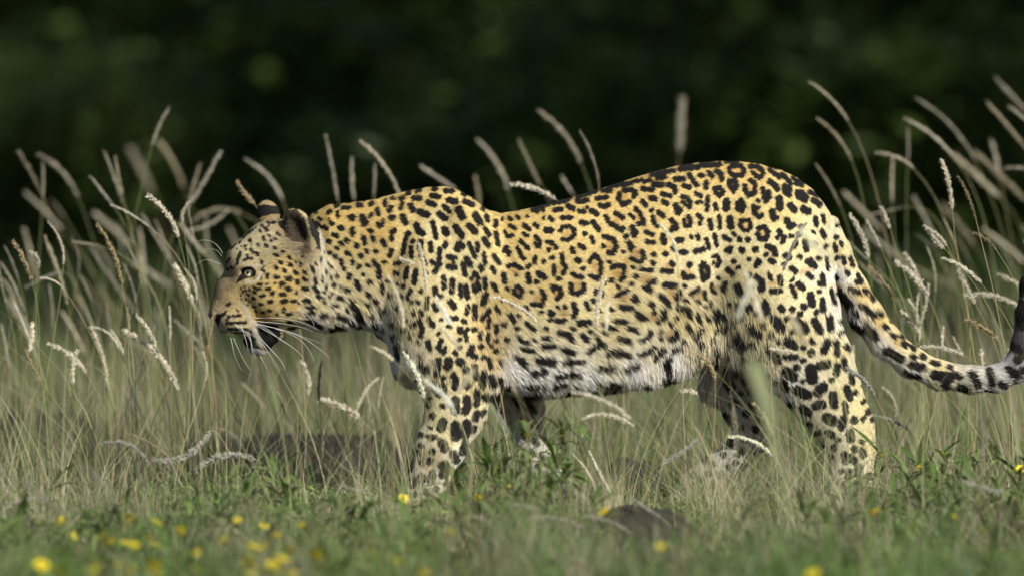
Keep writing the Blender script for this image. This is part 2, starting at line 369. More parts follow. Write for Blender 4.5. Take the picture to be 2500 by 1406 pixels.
# ------------------------------------------------------------------ the coat: every dark mark of the flank as a stroke
# each tile: origin and scale of the measuring frame, then "radius x,y x,y ..." strokes; T: tawny fillings inside rosettes
COAT = {
 (1200, 380, 2.7033): """
12 1540,38 1610,38;10 1370,42 1440,38;10 1250,60 1320,50;14 1380,64 1500,58;15 1240,88 1350,76;12 1140,108 1200,98;11 1050,128 1150,102;15 1090,147 1140,138;16 1210,152 1262,150;14 1300,125 1330,170 1350,190;12 1368,125 1392,132;14 1430,110 1450,135;16 1480,100 1510,120 1512,150
13 1562,88 1582,66 1640,66 1664,98 1648,126 1600,130 1568,112;13 1700,70 1750,72 1786,100 1780,130 1760,142;11 1714,110 1750,136;12 1830,95 1870,120 1895,142;8 1830,70 1890,82;13 1912,122 1940,150 1970,180;10 1980,142 2040,180;12 2000,182 2045,192;8 1950,92 2060,150
10 1000,172 1045,160;10 925,172 990,160;9 860,196 920,182;12 770,204 830,192 895,185;13 565,268 640,247 690,228;9 600,240 690,216;13 728,227 782,230;12 480,296 522,272;11 370,318 470,300;10 285,345 360,325;14 872,226 922,222 948,242 932,266;13 842,248 832,282 862,320 905,300;13 990,214 1060,224
16 1066,188 1120,190;15 1160,190 1200,202 1206,236;14 1262,194 1300,206;14 1410,172 1407,206;12 1462,215 1500,206 1522,236 1502,262 1468,236;15 1562,166 1600,162 1610,196 1590,228 1562,190;13 1700,160 1732,182 1732,202;14 1666,196 1666,226 1690,258 1726,242 1728,222;14 1782,216 1790,260 1800,294 1826,270 1820,236
18 1830,168 1860,190 1878,215;16 1925,198 1960,212 1955,255 1925,230;17 2012,238 2042,242 2070,270 2060,290 2015,262;11 2092,236 2150,262;17 2118,290 2160,322;14 562,296 592,300 630,290;12 690,280 758,270;13 712,324 742,334 770,318
15 992,296 1010,322;16 1046,276 1075,282;13 1120,248 1172,262;15 1130,298 1152,312;13 1252,266 1282,272 1304,302 1298,334;11 1254,298 1272,320;12 1342,246 1375,262;12 1350,305;11 1378,302;13 1420,268 1415,350;14 1470,320 1476,346;23 1546,300 1541,344;15 1640,290 1660,330 1642,360 1616,346 1620,306
14 1720,330 1724,370 1758,400;13 1748,338;13 1776,385;20 1842,362 1852,408;13 1872,402;23 1890,282 1892,338;20 1962,322 1990,352;23 2050,347 2080,362;15 502,330 532,345;13 415,356 457,350;14 578,362 604,366;10 626,336;16 658,360 690,380
13 750,396 775,440 810,460 855,490 862,470;15 815,375 842,394 862,404;10 908,384 932,406;13 945,346 975,372 996,420 1000,440;12 962,442 985,444;12 1058,398 1066,440 1092,460;14 1096,366 1128,392;17 1210,322 1222,372 1238,350;14 1180,420 1210,450 1180,484 1216,470;11 1264,420 1270,456 1304,458 1306,412 1288,394
13 1356,390 1378,406;14 1370,440;15 1434,424 1442,472;11 1495,392 1501,472;20 1565,408 1572,462;11 1638,422 1690,420 1702,460 1682,490 1650,482 1630,450;14 1752,470 1792,462 1816,500 1800,545 1760,540 1746,508;20 1940,420 1960,462;14 1986,450
17 2060,560 2066,612;17 2020,510;15 2130,410 2136,450;10 2180,392 2190,434;14 2170,495 2192,532;16 1888,490 1896,512;14 1922,530 1908,560;12 1876,534;13 2002,570 1984,592
13 30,430 25,460;10 70,415;9 114,408 132,420;11 165,400 178,412;9 118,455 156,476;8 235,398;11 268,356 302,366;13 335,355;12 214,456 246,482;12 284,448 302,466;10 90,500 110,530 138,522;12 212,512 232,522;9 338,408;11 380,404 402,422;17 355,486 392,486;13 28,505 44,582
12 188,558 238,602;12 170,600 190,650 212,672;12 290,530 316,560 310,592;10 284,576 300,592;11 364,560 400,570 426,602;13 375,614;11 450,492 462,465 510,460 542,482 540,522 500,550 464,545;12 460,405 520,405;15 588,434 622,440;15 664,432 702,482
14 612,508;12 656,532 668,562;13 528,605 534,628;14 578,585 606,602;16 98,605 114,642;12 84,622;14 18,655 50,702;13 286,662 280,696;14 340,690;13 460,646 470,700 490,730 470,766;12 410,715 408,772
15 740,526 800,546 820,590 800,635 768,632;14 735,588;15 898,572 926,600 916,612;14 990,626 1002,665 980,692;13 918,670 950,686;19 925,470 936,516;13 952,500;13 1014,498 1060,516;12 1018,560 1066,566;19 1125,528 1130,562;16 1214,552 1250,548;16 1238,630 1272,630
13 1310,530;15 1352,526 1358,540;16 1340,626 1390,608;12 1410,544 1426,602;13 1465,518 1477,582;14 1528,530 1562,550;17 1628,545;17 1682,546;20 1642,615;20 1732,610;12 1540,620 1572,600 1560,632;17 1810,590 1850,602 1862,642;17 1830,680 1850,690
13 1690,674;18 1752,688 1738,712;17 1928,650 1952,662;12 110,722 150,710 196,736;13 165,776;12 0,728 20,762;16 80,778 86,822;15 240,776 246,822;18 308,768 342,792;16 1066,645;14 1134,640 1148,642;17 560,680 574,686
12 640,692 680,642 716,692 716,770 692,805 650,782;14 790,730 820,716 870,722 870,780 850,808;17 788,812;13 530,770 556,785 592,790;14 520,840 526,890 560,902 602,880 606,840;14 400,852 450,866 456,910 430,930;10 405,880;12 170,850 202,880 190,920 150,900 150,872
13 265,890;13 328,880 350,920 330,974 270,970;14 10,840 30,880;12 985,740 1050,746;17 950,785;15 1070,812 1040,832;16 1008,862 1036,872;15 1180,700 1192,712;15 1120,750 1180,756;16 1260,770 1270,796 1320,790;19 1300,710;14 1390,700 1422,740 1420,790 1390,812 1376,720
10 1455,660 1480,650 1502,690 1480,722;9 1460,700;15 1550,740 1582,772;16 1590,690;13 1490,795;15 1536,830 1520,872;9 1445,838 1450,880 1476,892;21 1612,850 1642,902;19 1740,790 1772,820 1770,872;12 1820,770 1832,802;16 1890,790 1896,832;16 1838,882 1892,880
17 1966,732 1994,752;16 2090,680 2122,722 2072,690;15 2075,770 2102,792;14 2170,780 2182,840 2150,830;9 2200,668 2210,742;18 2012,832 2042,862;14 1966,850 1992,912;24 2092,908 2102,962;20 2048,980;16 2170,940 2176,1002;11 2230,880 2250,962
19 688,890 722,904;13 820,912 888,882;22 938,930 946,934;16 850,986 920,992;19 1142,842 1202,848;16 1110,912 1150,950 1166,972;17 1236,890 1222,932;13 1310,902 1360,872;11 1400,888 1402,932;13 1360,950;18 1046,965 1056,968;13 620,962 642,1002
14 480,986;15 540,970 556,1010 540,1046;17 384,1022 398,1030;14 430,1076 482,1076;20 960,1030 1002,1062;16 1130,1010 1132,1060 1090,1082;16 1230,990 1290,1002 1296,1042;14 1212,1056;12 1350,1030 1366,1072;15 1440,965;19 1482,1010 1480,1062;9 1410,990
19 575,1092 642,1088;12 740,1100 812,1132;14 818,1082 882,1082;12 30,990 52,1022;14 120,1040 152,1082;12 228,1092 282,1132;12 345,1118 362,1124;15 448,1152 520,1172 530,1202;14 906,1126 952,1134;15 1040,1142 1030,1182 978,1202;14 1112,1142;14 1112,1192;14 1210,1140 1216,1184 1170,1196;16 838,1190 902,1202
15 598,1170 632,1202;13 686,1180 700,1200;15 1288,1108 1314,1134;15 1384,1128 1338,1182;16 1480,1152 1562,1116;26 1618,1162 1654,1222;12 178,1182 202,1212 242,1222;12 200,1258 272,1272;12 338,1190 382,1190;15 338,1240 412,1242;16 486,1268 534,1282
15 640,1282 722,1222 744,1242;17 768,1292 830,1272 892,1292;15 978,1292 1062,1252;15 1080,1312 1132,1262;11 1190,1262 1242,1248;20 308,1332 402,1342;13 478,1352 602,1342;14 188,1322 222,1352;13 700,1382 802,1362;13 878,1376 962,1352;16 1140,1352 1160,1372
24 1790,962 1802,1018;22 1690,982;14 1618,968 1630,990;18 1896,984 1904,1002;18 1970,1000;23 1852,1062 1902,1122;20 1830,1162;28 2004,1082 2056,1132;20 2118,1078 2152,1142;18 2214,1058 2222,1132;25 1940,1202 1982,1242;20 1818,1242 1860,1282 1882,1322;22 2202,1218 2180,1272;22 2096,1282;15 2260,1218 2262,1292
18 1928,1300 1992,1312;18 1700,1110 1762,1162;15 1600,1080;23 2150,1372 2202,1362;13 2308,1330 2322,1392;12 2265,1392;22 2000,1382;10 2210,300 2230,340;9 2180,280 2200,300""",
 (1600, 780, 2.7033): """
30 852,322 898,362;33 1012,312 1022,378;18 1190,290 1180,342;30 1092,430 1062,462;22 830,400 852,442;28 922,450 990,482;24 1160,482 1168,548;20 1252,440 1272,502;15 1280,350 1286,402;26 1088,542 1050,552;22 960,570 1002,602;15 1236,540 1246,592;30 1122,632 1156,652;22 1232,640 1216,692;23 1300,650;20 1130,732 1152,746
24 1274,732 1280,772;18 1394,600;14 1310,470;12 1420,650;22 1305,840;22 1240,880 1302,912;18 1170,830;18 1320,950;26 430,252 442,332;22 540,300;26 480,420 502,452;26 600,402;28 520,560;26 640,482;24 600,620;24 720,520;22 470,640;22 560,720;22 660,730;18 720,680;20 500,820;17 590,800;17 582,870
17 450,900;17 535,950;13 480,982;20 380,960;20 430,1030;18 350,1022;17 300,1062;20 330,930;18 250,1030;20 400,180;22 470,200;18 372,260;17 250,1100;18 330,1120;16 400,1100;14 290,1150;18 50,342 122,332;20 222,352 252,382;14 80,262""",
 (850, 420, 2.812): """
13 66,226 92,228;12 150,222 168,214;13 256,200 255,226;14 200,256 206,286;14 296,240 284,262;13 358,182 378,178;13 371,214 364,242;12 404,148 420,142;12 468,132 492,126;16 448,178 492,178;12 585,116 602,116;15 572,160 622,166;14 664,126 712,128;8 780,150 800,160;17 550,204 592,220;20 430,230 446,256;19 690,190 736,196
15 800,196 852,222;22 492,272 540,286;15 660,230 692,266;24 758,252 784,300;20 626,282 666,312;21 872,290 902,342;12 920,240 926,255;15 948,300 957,328;17 296,312 308,308;18 376,302 394,346;18 18,310 36,312;16 100,302 124,344;12 90,315 112,360;9 241,330 236,362;12 206,352 216,368;11 302,402 298,462;14 318,396
20 470,362 480,396 510,412;14 580,342 606,442;22 662,388 674,412;19 736,368 756,396 780,432;20 830,362 872,402;14 940,386 970,428;16 30,392 36,422;14 110,442 116,482;14 170,446 176,462;15 238,468 252,496;13 404,420 390,480 376,552;16 416,416;18 500,472 494,512;14 566,482 570,532;15 671,480 664,502;20 764,484 748,520 782,500
13 830,482 850,530 870,572;13 886,482 890,532;17 932,452 960,492;13 56,500 66,508;10 128,530 134,545;10 182,540 202,542;13 88,565 96,578;13 302,532 284,572;12 434,510 436,572;14 630,522 625,592 612,650;14 592,680 630,622;13 576,605 586,618;12 500,562 530,622;13 322,622 352,614;16 690,572 732,578;9 722,610;17 688,640 732,646
16 812,582 840,632;16 790,622 802,692;12 930,552 942,622;14 908,638 918,662;10 0,560;13 34,605;12 80,640;12 180,602 186,626;13 210,642 220,722;14 322,690 340,690;13 406,652 396,722;15 466,666 454,752;12 104,695;12 60,742 86,792;12 8,705;11 236,762 240,822;13 134,826 148,838;14 380,775;10 340,762
12 846,722 870,682 896,724;13 885,742 902,790 870,810 860,774;16 655,712 660,782;17 716,732 710,812;14 770,772 776,842;15 806,772 820,852;13 936,722 942,782;18 946,834 926,892;13 432,802 412,852;16 600,790 600,822;15 635,840;13 480,880;12 440,880;12 546,852 540,922;14 500,805;20 702,882 726,912;15 594,902 606,932
17 870,912 870,992;13 822,912 814,962;14 966,942 958,962;14 936,972 918,1002;13 450,950;10 395,990;13 492,1002 510,1060 500,1112;14 554,990;18 570,1025 582,1036;11 640,1000;16 698,990 742,990;20 768,1065 774,1078;12 820,1062 802,1092 816,1142;12 972,1002 958,1062;13 1020,1042 1020,1092;13 965,1102 958,1152;12 980,1180
12 912,1092 904,1132;12 386,1060;11 430,1110;15 550,1152 562,1202;15 640,1142 618,1192 660,1222;12 668,1190;14 770,1190;17 850,1190 830,1232 872,1252;18 505,1235 518,1248;16 30,882 42,922;12 130,892 150,898;22 60,962 92,992;18 70,1040 48,1082;16 184,1026 198,1036;9 210,920;9 225,970;17 205,1098 216,1106;13 240,1060;11 20,1080""",
 (850, 800, 2.812): """
24 690,212 684,252;23 764,216 778,224;14 870,252 876,332;18 620,212 614,292;16 570,222 532,272;12 970,202 976,262;20 812,276;19 722,312 740,342 734,392;16 652,380 660,422;23 812,372 818,380;19 926,308 920,382;17 975,322 990,382;17 882,422 880,512;22 938,455 942,465;16 992,450 985,465;16 600,400;16 550,470;26 735,482 736,552
18 705,505;23 812,472 822,520 802,555;18 884,572 870,612;11 932,560 914,588;18 580,590;27 652,632 638,672;28 736,652 734,732;27 812,642 800,722;16 864,672 856,690;27 648,780 662,812;18 570,740;20 804,780 784,842;24 722,852 738,892;14 500,720;16 470,840;18 432,902 420,962;20 560,900;20 640,930;16 500,1000;14 430,1040;18 700,960
10 330,282;14 345,90 350,180;15 1210,228 1216,238;15 1262,292 1346,272;12 1420,302 1582,300;10 1228,372 1332,356;11 1388,368 1482,352;17 1178,452 1302,412;22 1478,432 1562,392;20 1668,402 1702,422;12 1700,332 1742,342;22 1790,342 1802,422;12 1058,395 1064,408;12 1150,190 1220,240""",
 (1350, 820, 5.0): """
34 640,640 580,560;40 700,520 780,520;34 930,600 1010,580;30 1110,480 1180,520;26 1390,260 1410,230;36 1380,420 1460,430;34 1620,500 1720,520;30 1570,540 1600,600;26 1500,440;30 1930,280 2010,330;34 2080,330 2060,420""",
 (480, 460, 3.1945): """
15 1020,186 1046,176;12 905,156 922,150;12 1100,186 1106,216;12 1140,152 1192,150;22 1206,222 1216,228;13 948,228 962,242;9 890,186 930,190;9 930,262 970,302;9 1030,242;13 1040,262 1066,276;17 992,298 1008,312;19 1122,304 1138,306;19 1214,322 1222,352;14 1070,356 1100,366;15 1018,408 1042,412;16 1170,396 1182,408;15 1128,420 1136,430
16 1246,434 1254,446;13 1088,460 1104,462;14 1172,492 1198,508;13 1028,492 1050,498;14 1082,520 1092,534;13 1130,560 1136,586;13 1154,620;12 1220,565 1222,580;17 1198,668 1190,690;12 1050,610;13 1102,676;11 1265,612;14 1248,730 1264,766;12 1050,690;9 1130,770;15 1110,842 1142,854;11 1064,815;9 1028,830;8 922,572 928,586
9 972,542 968,558;5 995,500;6 1010,625 1008,655;8 980,682;8 968,704 974,716;6 1010,740 1000,782;8 976,796 990,806;7 1024,575;12 894,608 908,642;12 914,688 922,732;15 912,768 934,800;14 932,830 948,840;9 980,848;11 982,876;12 830,642 844,650;14 826,694 846,708;14 758,644 774,658;17 774,716 782,730;16 824,774 858,778;18 702,772 718,778
10 692,688 704,700;13 698,700 722,708 724,688;14 672,630 682,640;12 712,588 732,596;13 640,566 650,574;12 704,528 718,540;13 612,602 620,618;11 604,510 626,518;10 660,490;9 600,452 610,460;14 612,680 628,688;14 654,732 676,738;9 650,755;9 610,732;13 550,664 552,682;7 762,565 770,575;8 798,604;7 800,570 812,580;7 815,525 828,532
11 505,560 508,570;9 492,602 520,600;11 512,630 522,642;14 478,690 492,692;10 484,742 504,740;9 446,762 464,776 496,778;9 445,800 462,808;10 440,848 450,852;11 546,778 572,774;14 586,812 604,802;11 498,832 526,826;16 656,820 676,818;17 664,874 690,868;15 566,876 584,874;11 492,894 508,896;8 438,914 454,918;13 738,870 764,868
18 836,866 864,870;10 842,916 900,912;12 850,956 884,944;13 702,978 726,964;13 675,925 674,948;10 622,975;10 558,944 572,946;8 508,960 520,958;8 466,950;9 768,796 770,808;6 790,890;7 548,735;7 396,818 408,826;7 412,775 418,788;7 378,790 388,792;6 374,758;6 352,778;6 360,800;6 392,862 382,855;7 415,876;6 345,828;6 350,860;6 372,885;6 400,900
15 950,970 994,966;10 1044,902 1106,902;18 1106,976 1166,990;12 828,1002 870,1000;16 860,1010 940,1050;15 1000,1060 1020,1080;15 1050,1062 1130,1050;18 1222,882 1228,896;20 1258,940 1270,972;16 1250,1080;11 695,1032 726,1034;12 710,1086 742,1082;10 246,995 258,994;11 288,986 292,990;12 322,984 338,986;11 232,1046 300,1042 385,1038;9 250,1088 330,1092 404,1094;7 230,1018 240,1016;6 300,1118 380,1120
7 318,942 326,948;9 236,905 262,892;14 536,308 546,322;9 492,326 498,334;12 518,376 526,392;9 560,360 570,370;9 575,402 586,408;12 536,436 546,446;11 478,432 484,440;11 426,472 442,492;12 464,500 478,510;12 412,398 420,404;9 376,445 386,444;8 385,472;9 358,382 402,340;6 330,420 340,410;11 344,498 322,550 318,580;9 370,555 404,538
9 418,540 434,542;7 408,342 432,318;8 545,262 560,268;8 578,268 602,262;7 500,280 520,302;10 622,345 640,356;8 602,380 612,392;6 285,455 300,428;6 262,468 276,458;6 236,575 262,540;8 198,545 214,508;7 232,624 248,628;7 268,612 286,618;6 228,598;7 392,512 398,520;5 430,435;6 556,288;6 458,302;7 624,238 636,232;6 300,600;5 320,470;5 350,450"""
 , (0, 0, 1.0): """
7 1010,1165 1006,1180;6 1032,1158 1030,1170;7 1056,1150 1052,1168;6 1082,1140 1078,1156;6 1012,1200;5 1040,1192 1044,1200;6 1064,1188;5 990,1222;5 1010,1226;5 1030,1222;5 1056,1214;6 2070,1145 2066,1158;7 2094,1135 2090,1150;6 2054,1180;6 2078,1178 2076,1188;6 2096,1172;5 2050,1210;5 2072,1206;4 2030,1224;4 2008,1232;7 2060,1120;7 2100,1095 2104,1104
8 1262,975 1270,985;9 1290,985 1296,1000;8 1276,1020 1282,1032;8 1300,1030 1306,1042;7 1278,1060 1284,1070;7 1304,1075 1310,1084;6 1296,1104 1302,1112;6 1322,1112 1326,1120;6 1312,1140;6 1334,1136;6 1332,1162;6 1350,1156;6 1354,1182;5 1370,1178;5 1376,1202;5 1390,1196;5 1394,1216;5 1240,940;8 1218,925"""
 , (1950, 150, 1.6545): """
8 141,740 147,762;6 168,728 173,742;8 178,792 182,812;8 192,848 198,858;7 206,792 216,824;6 228,884 234,896;7 238,862 250,892;9 266,924 276,936;7 292,952 300,966;8 148,866 153,880;14 160,930 210,985;9 204,918 240,934;9 250,985 304,1022;13 213,1050 252,1080;13 268,1060 312,1108;7 322,1010 330,1024;9 344,1064 356,1078;6 368,1050
7 376,1102 386,1110;7 406,1108 418,1114;14 350,1160 412,1196;10 420,1136 432,1146;7 456,1152 466,1160;8 456,1188 466,1194;9 494,1186 506,1196;13 450,1222 502,1232;8 536,1212 562,1222;9 430,1250 482,1270;17 550,1262 612,1270 590,1298;8 604,1232 618,1240;10 634,1262 648,1270;7 594,1322 610,1328;13 700,1260 722,1302;14 770,1250 782,1292;12 814,1296 828,1304
14 848,1240 882,1262;17 868,1150 902,1172;14 880,1204 892,1196;20 900,980 906,1060;20 900,860 900,930;7 756,1326 768,1332;20 935,780 925,700;16 905,1240;12 650,1310 680,1320""" }
TAWNY = {
 (1200, 380, 2.7033): "30 1612,98;28 1745,104;20 1585,198;22 1698,208;20 1805,240;24 740,300;30 860,268;14 1490,236;26 2040,266;20 1275,300;20 1640,325;22 1740,365;28 818,430;24 960,400;18 1085,425;20 1195,452;20 1290,432;20 1665,455;24 1780,505;14 115,520;22 495,505;20 295,562;18 390,590;32 780,588;34 955,632;24 1835,625;26 155,745;26 680,720;32 825,770;32 565,845;22 428,895;16 172,885;30 315,930;34 1010,805;28 1165,728;26 1295,755;18 1400,755;18 1480,690;20 1570,735;24 1850,830;34 870,935;36 1190,900;26 1360,912;30 480,1025;36 1060,1040;26 1250,1030;26 1165,1165;28 1870,1090;16 1462,865;18 1550,610;20 890,690;16 850,242;16 1010,460;20 2100,725;22 2050,750;24 2010,850;20 2170,810;22 450,730;12 620,350;16 700,300;20 1240,780",
 (850, 420, 2.812): "22 700,605;16 870,750;22 760,1090;14 500,310;20 120,340;14 840,1220;16 750,500" }
RW, RH = 2120, 920                        # raster, 1 px = 1 photo px, origin (470, 370)
RX0, RY0 = 470, 370
def strokes(src, R0):
    img = np.full((RH, RW), 1e3, np.float32)
    for (ox, oy, sc), txt in src.items():
        for s in txt.replace('\n', ';').split(';'):
            s = s.strip()
            if not s: continue
            q = s.split(); r = float(q[0]) / sc
            P = [(float(a.split(',')[0]) / sc + ox, float(a.split(',')[1]) / sc + oy) for a in q[1:]]
            if len(P) == 1: P = P * 2
            for (ax, ay), (bx, by) in zip(P[:-1], P[1:]):
                m = r + R0
                x0, x1 = int(max(min(ax, bx) - m - RX0, 0)), int(min(max(ax, bx) + m - RX0, RW - 1)) + 1
                y0, y1 = int(max(min(ay, by) - m - RY0, 0)), int(min(max(ay, by) + m - RY0, RH - 1)) + 1
                if x1 <= x0 or y1 <= y0: continue
                xx = (np.arange(x0, x1) + RX0)[None, :]; yy = (np.arange(y0, y1) + RY0)[:, None]
                ux, uy = bx - ax, by - ay
                t = np.clip(((xx - ax) * ux + (yy - ay) * uy) / (ux * ux + uy * uy + 1e-6), 0, 1)
                img[y0:y1, x0:x1] = np.minimum(img[y0:y1, x0:x1], np.hypot(xx - ax - t * ux, yy - ay - t * uy) - r)
    return img
DARK, TAW = strokes(COAT, 15), strokes(TAWNY, 8)
# small spots fill the gaps that are left between the measured ones
fr = np.random.default_rng(12); extra = []
for _ in range(9000):
    fx_, fy_ = fr.uniform(800, 2110), fr.uniform(400, 1180)
    if DARK[int(fy_ - RY0), int(fx_ - RX0)] < 11.5 or (fy_ > 830 and 1230 < fx_ < 1780) or any((fx_ - q[0]) ** 2 + (fy_ - q[1]) ** 2 < 26 ** 2 for q in extra): continue
    extra.append((fx_, fy_))
    an_ = fr.uniform(0, 3.14); Ln = fr.uniform(0, 4)
DARK = np.minimum(DARK, strokes({(0, 0, 1.0): ';'.join('%.1f %.1f,%.1f %.1f,%.1f' % (fr.uniform(3.2, 5), q[0] - 2, q[1] - fr.uniform(-3, 3), q[0] + 2, q[1] + fr.uniform(-3, 3)) for q in extra)}, 8))

def idw(P, ctrl, power=3.0):
    """inverse-distance blend of control values at photo coordinates"""
    C = np.array([c[:2] for c in ctrl], np.float32); Vv = np.array([c[2:] for c in ctrl], np.float32)
    out = np.empty((len(P), Vv.shape[1]), np.float32)
    for i in range(0, len(P), 60000):
        d = np.hypot(P[i:i + 60000, 0:1] - C[None, :, 0], P[i:i + 60000, 1:2] - C[None, :, 1]) + 4
        w = d ** -power; w /= w.sum(1, keepdims=True)
        out[i:i + 60000] = w @ Vv
    return out

G1 = (.58, .415, .14); G2 = (.645, .50, .205); PALE = (.71, .62, .34); CREAM = (.76, .69, .49); WHITE = (.96, .94, .91)
OLIVE = (.46, .40, .24); NOSE = (.19, .145, .075); BRI = (.56, .35, .09)
CC = [(c[0], c[1], *c[2]) for c in [
 (510, 750, NOSE), (528, 720, NOSE), (540, 690, (.22, .17, .11)), (560, 700, NOSE), (545, 660, (.26, .21, .13)), (560, 740, (.26, .20, .10)), (575, 725, (.44, .33, .15)), (590, 700, (.48, .36, .16)), (580, 755, (.42, .32, .15)), (560, 640, (.34, .28, .17)), (590, 600, OLIVE), (620, 570, OLIVE), (660, 600, OLIVE), (640, 640, (.46, .38, .20)),
 (560, 790, (.40, .33, .19)), (545, 810, (.5, .45, .34)), (585, 800, (.48, .4, .24)), (595, 770, (.44, .34, .17)), (640, 775, BRI), (640, 730, G2), (680, 700, G1), (700, 740, G1), (720, 680, G1), (690, 650, G2), (650, 800, G2), (700, 790, PALE), (620, 690, (.5, .36, .12)),
 (615, 850, (.55, .53, .52)), (640, 860, (.6, .58, .56)), (760, 790, WHITE), (780, 700, CREAM), (790, 650, CREAM), (770, 740, PALE), (820, 760, CREAM), (860, 790, WHITE), (920, 810, WHITE), (880, 740, PALE), (745, 605, (.20, .15, .09)), (705, 565, (.24, .19, .11)), (735, 575, (.12, .09, .06)), (715, 600, (.30, .25, .15)), (700, 530, (.30, .24, .14)),
 (800, 520, G1), (800, 580, G2), (850, 520, G1), (860, 600, G2), (860, 680, PALE), (900, 500, G1), (930, 560, G1), (950, 640, G2), (1000, 480, G1), (1000, 560, G2), (1080, 470, G2), (1050, 560, PALE), (1100, 640, PALE), (1050, 740, PALE), (1130, 700, PALE), (1100, 820, PALE), (1180, 780, (.64, .48, .2)), (1200, 850, (.60, .46, .2)), (1210, 880, (.6, .48, .24)), (1170, 640, PALE), (1150, 520, G2),
 (970, 880, WHITE), (960, 920, (.66, .66, .68)), (1000, 900, CREAM), (1000, 800, PALE), (1100, 900, PALE), (1150, 950, PALE), (1060, 1000, PALE), (1100, 1060, PALE), (1010, 1060, CREAM), (1130, 1120, WHITE), (1040, 1120, (.40, .33, .2)), (1000, 1160, (.5, .46, .38)),  # chest front and lower near foreleg: shaded side put into the coat colour
 (1250, 540, G1), (1220, 600, G2), (1230, 720, G2), (1320, 500, G1), (1320, 600, G2), (1400, 500, G1), (1400, 600, G2), (1350, 700, G2), (1300, 780, PALE), (1290, 860, CREAM), (1450, 560, G2), (1500, 660, G2), (1430, 760, PALE), (1500, 800, PALE), (1480, 870, CREAM), (1560, 750, PALE), (1600, 680, PALE), (1500, 470, G1), (1600, 430, G1), (1650, 520, G2), (1600, 580, G2), (1650, 780, PALE), (1600, 850, CREAM),
 (1280, 920, WHITE), (1350, 930, WHITE), (1250, 900, WHITE), (1450, 915, WHITE), (1550, 900, WHITE), (1640, 880, WHITE), (1680, 900, WHITE), (1700, 850, CREAM), (1700, 790, PALE), (1760, 800, PALE), (1760, 850, CREAM), (1830, 870, CREAM), (1720, 900, WHITE),
 (1750, 410, G1), (1850, 420, G1), (1950, 460, G2), (1800, 520, G2), (1750, 600, PALE), (1850, 600, PALE), (1900, 520, G2), (1960, 600, PALE), (2010, 540, PALE), (1800, 700, PALE), (1900, 700, PALE), (1980, 720, PALE), (2030, 700, CREAM), (1850, 800, PALE), (1950, 820, PALE), (2040, 850, PALE), (1980, 920, CREAM), (2060, 960, PALE), (2000, 960, CREAM), (2100, 1000, PALE), (2060, 1060, CREAM), (2110, 1080, PALE), (2080, 1150, CREAM), (1900, 880, CREAM), (1930, 930, WHITE),
 (1780, 920, (.42, .40, .38)), (1820, 980, (.40, .38, .35)), (1860, 1050, (.40, .37, .33)), (1760, 1120, (.36, .34, .30)), (1680, 1180, (.36, .33, .27)), (1300, 1060, (.5, .48, .45)), (1380, 1190, (.5, .48, .48)), (1270, 990, (.4, .38, .35)),  # far legs: shade under the body put into the coat colour
 (2030, 560, CREAM), (2050, 600, PALE), (2080, 640, PALE), (2110, 720, G2), (2045, 680, WHITE), (2070, 760, WHITE), (2110, 810, WHITE), (2150, 780, G2), (2200, 830, G2), (2160, 860, WHITE), (2240, 860, PALE), (2230, 910, WHITE), (2290, 890, PALE), (2300, 930, CREAM), (2370, 925, (.5, .47, .4)), (2430, 925, (.55, .53, .5)), (2480, 900, (.3, .3, .32)), (2500, 830, (.08, .08, .09))]]
def sample(img, P):
    ix = np.clip((P[:, 0] - RX0).astype(int), 0, RW - 1); iy = np.clip((P[:, 1] - RY0).astype(int), 0, RH - 1)
    return img[iy, ix]
def poly_in(P, pts):
    x, y = P[:, 0], P[:, 1]; ins = np.zeros(len(P), bool); n = len(pts)
    for i in range(n):
        (x0, y0), (x1, y1) = pts[i], pts[(i + 1) % n]
        with np.errstate(divide='ignore', invalid='ignore'):
            c = ((y0 > y) != (y1 > y)) & (x < (x1 - x0) * (y - y0) / (y1 - y0 + 1e-9) + x0)
        ins ^= c
    return ins
BLACK = np.array((.012, .011, .011), np.float32)
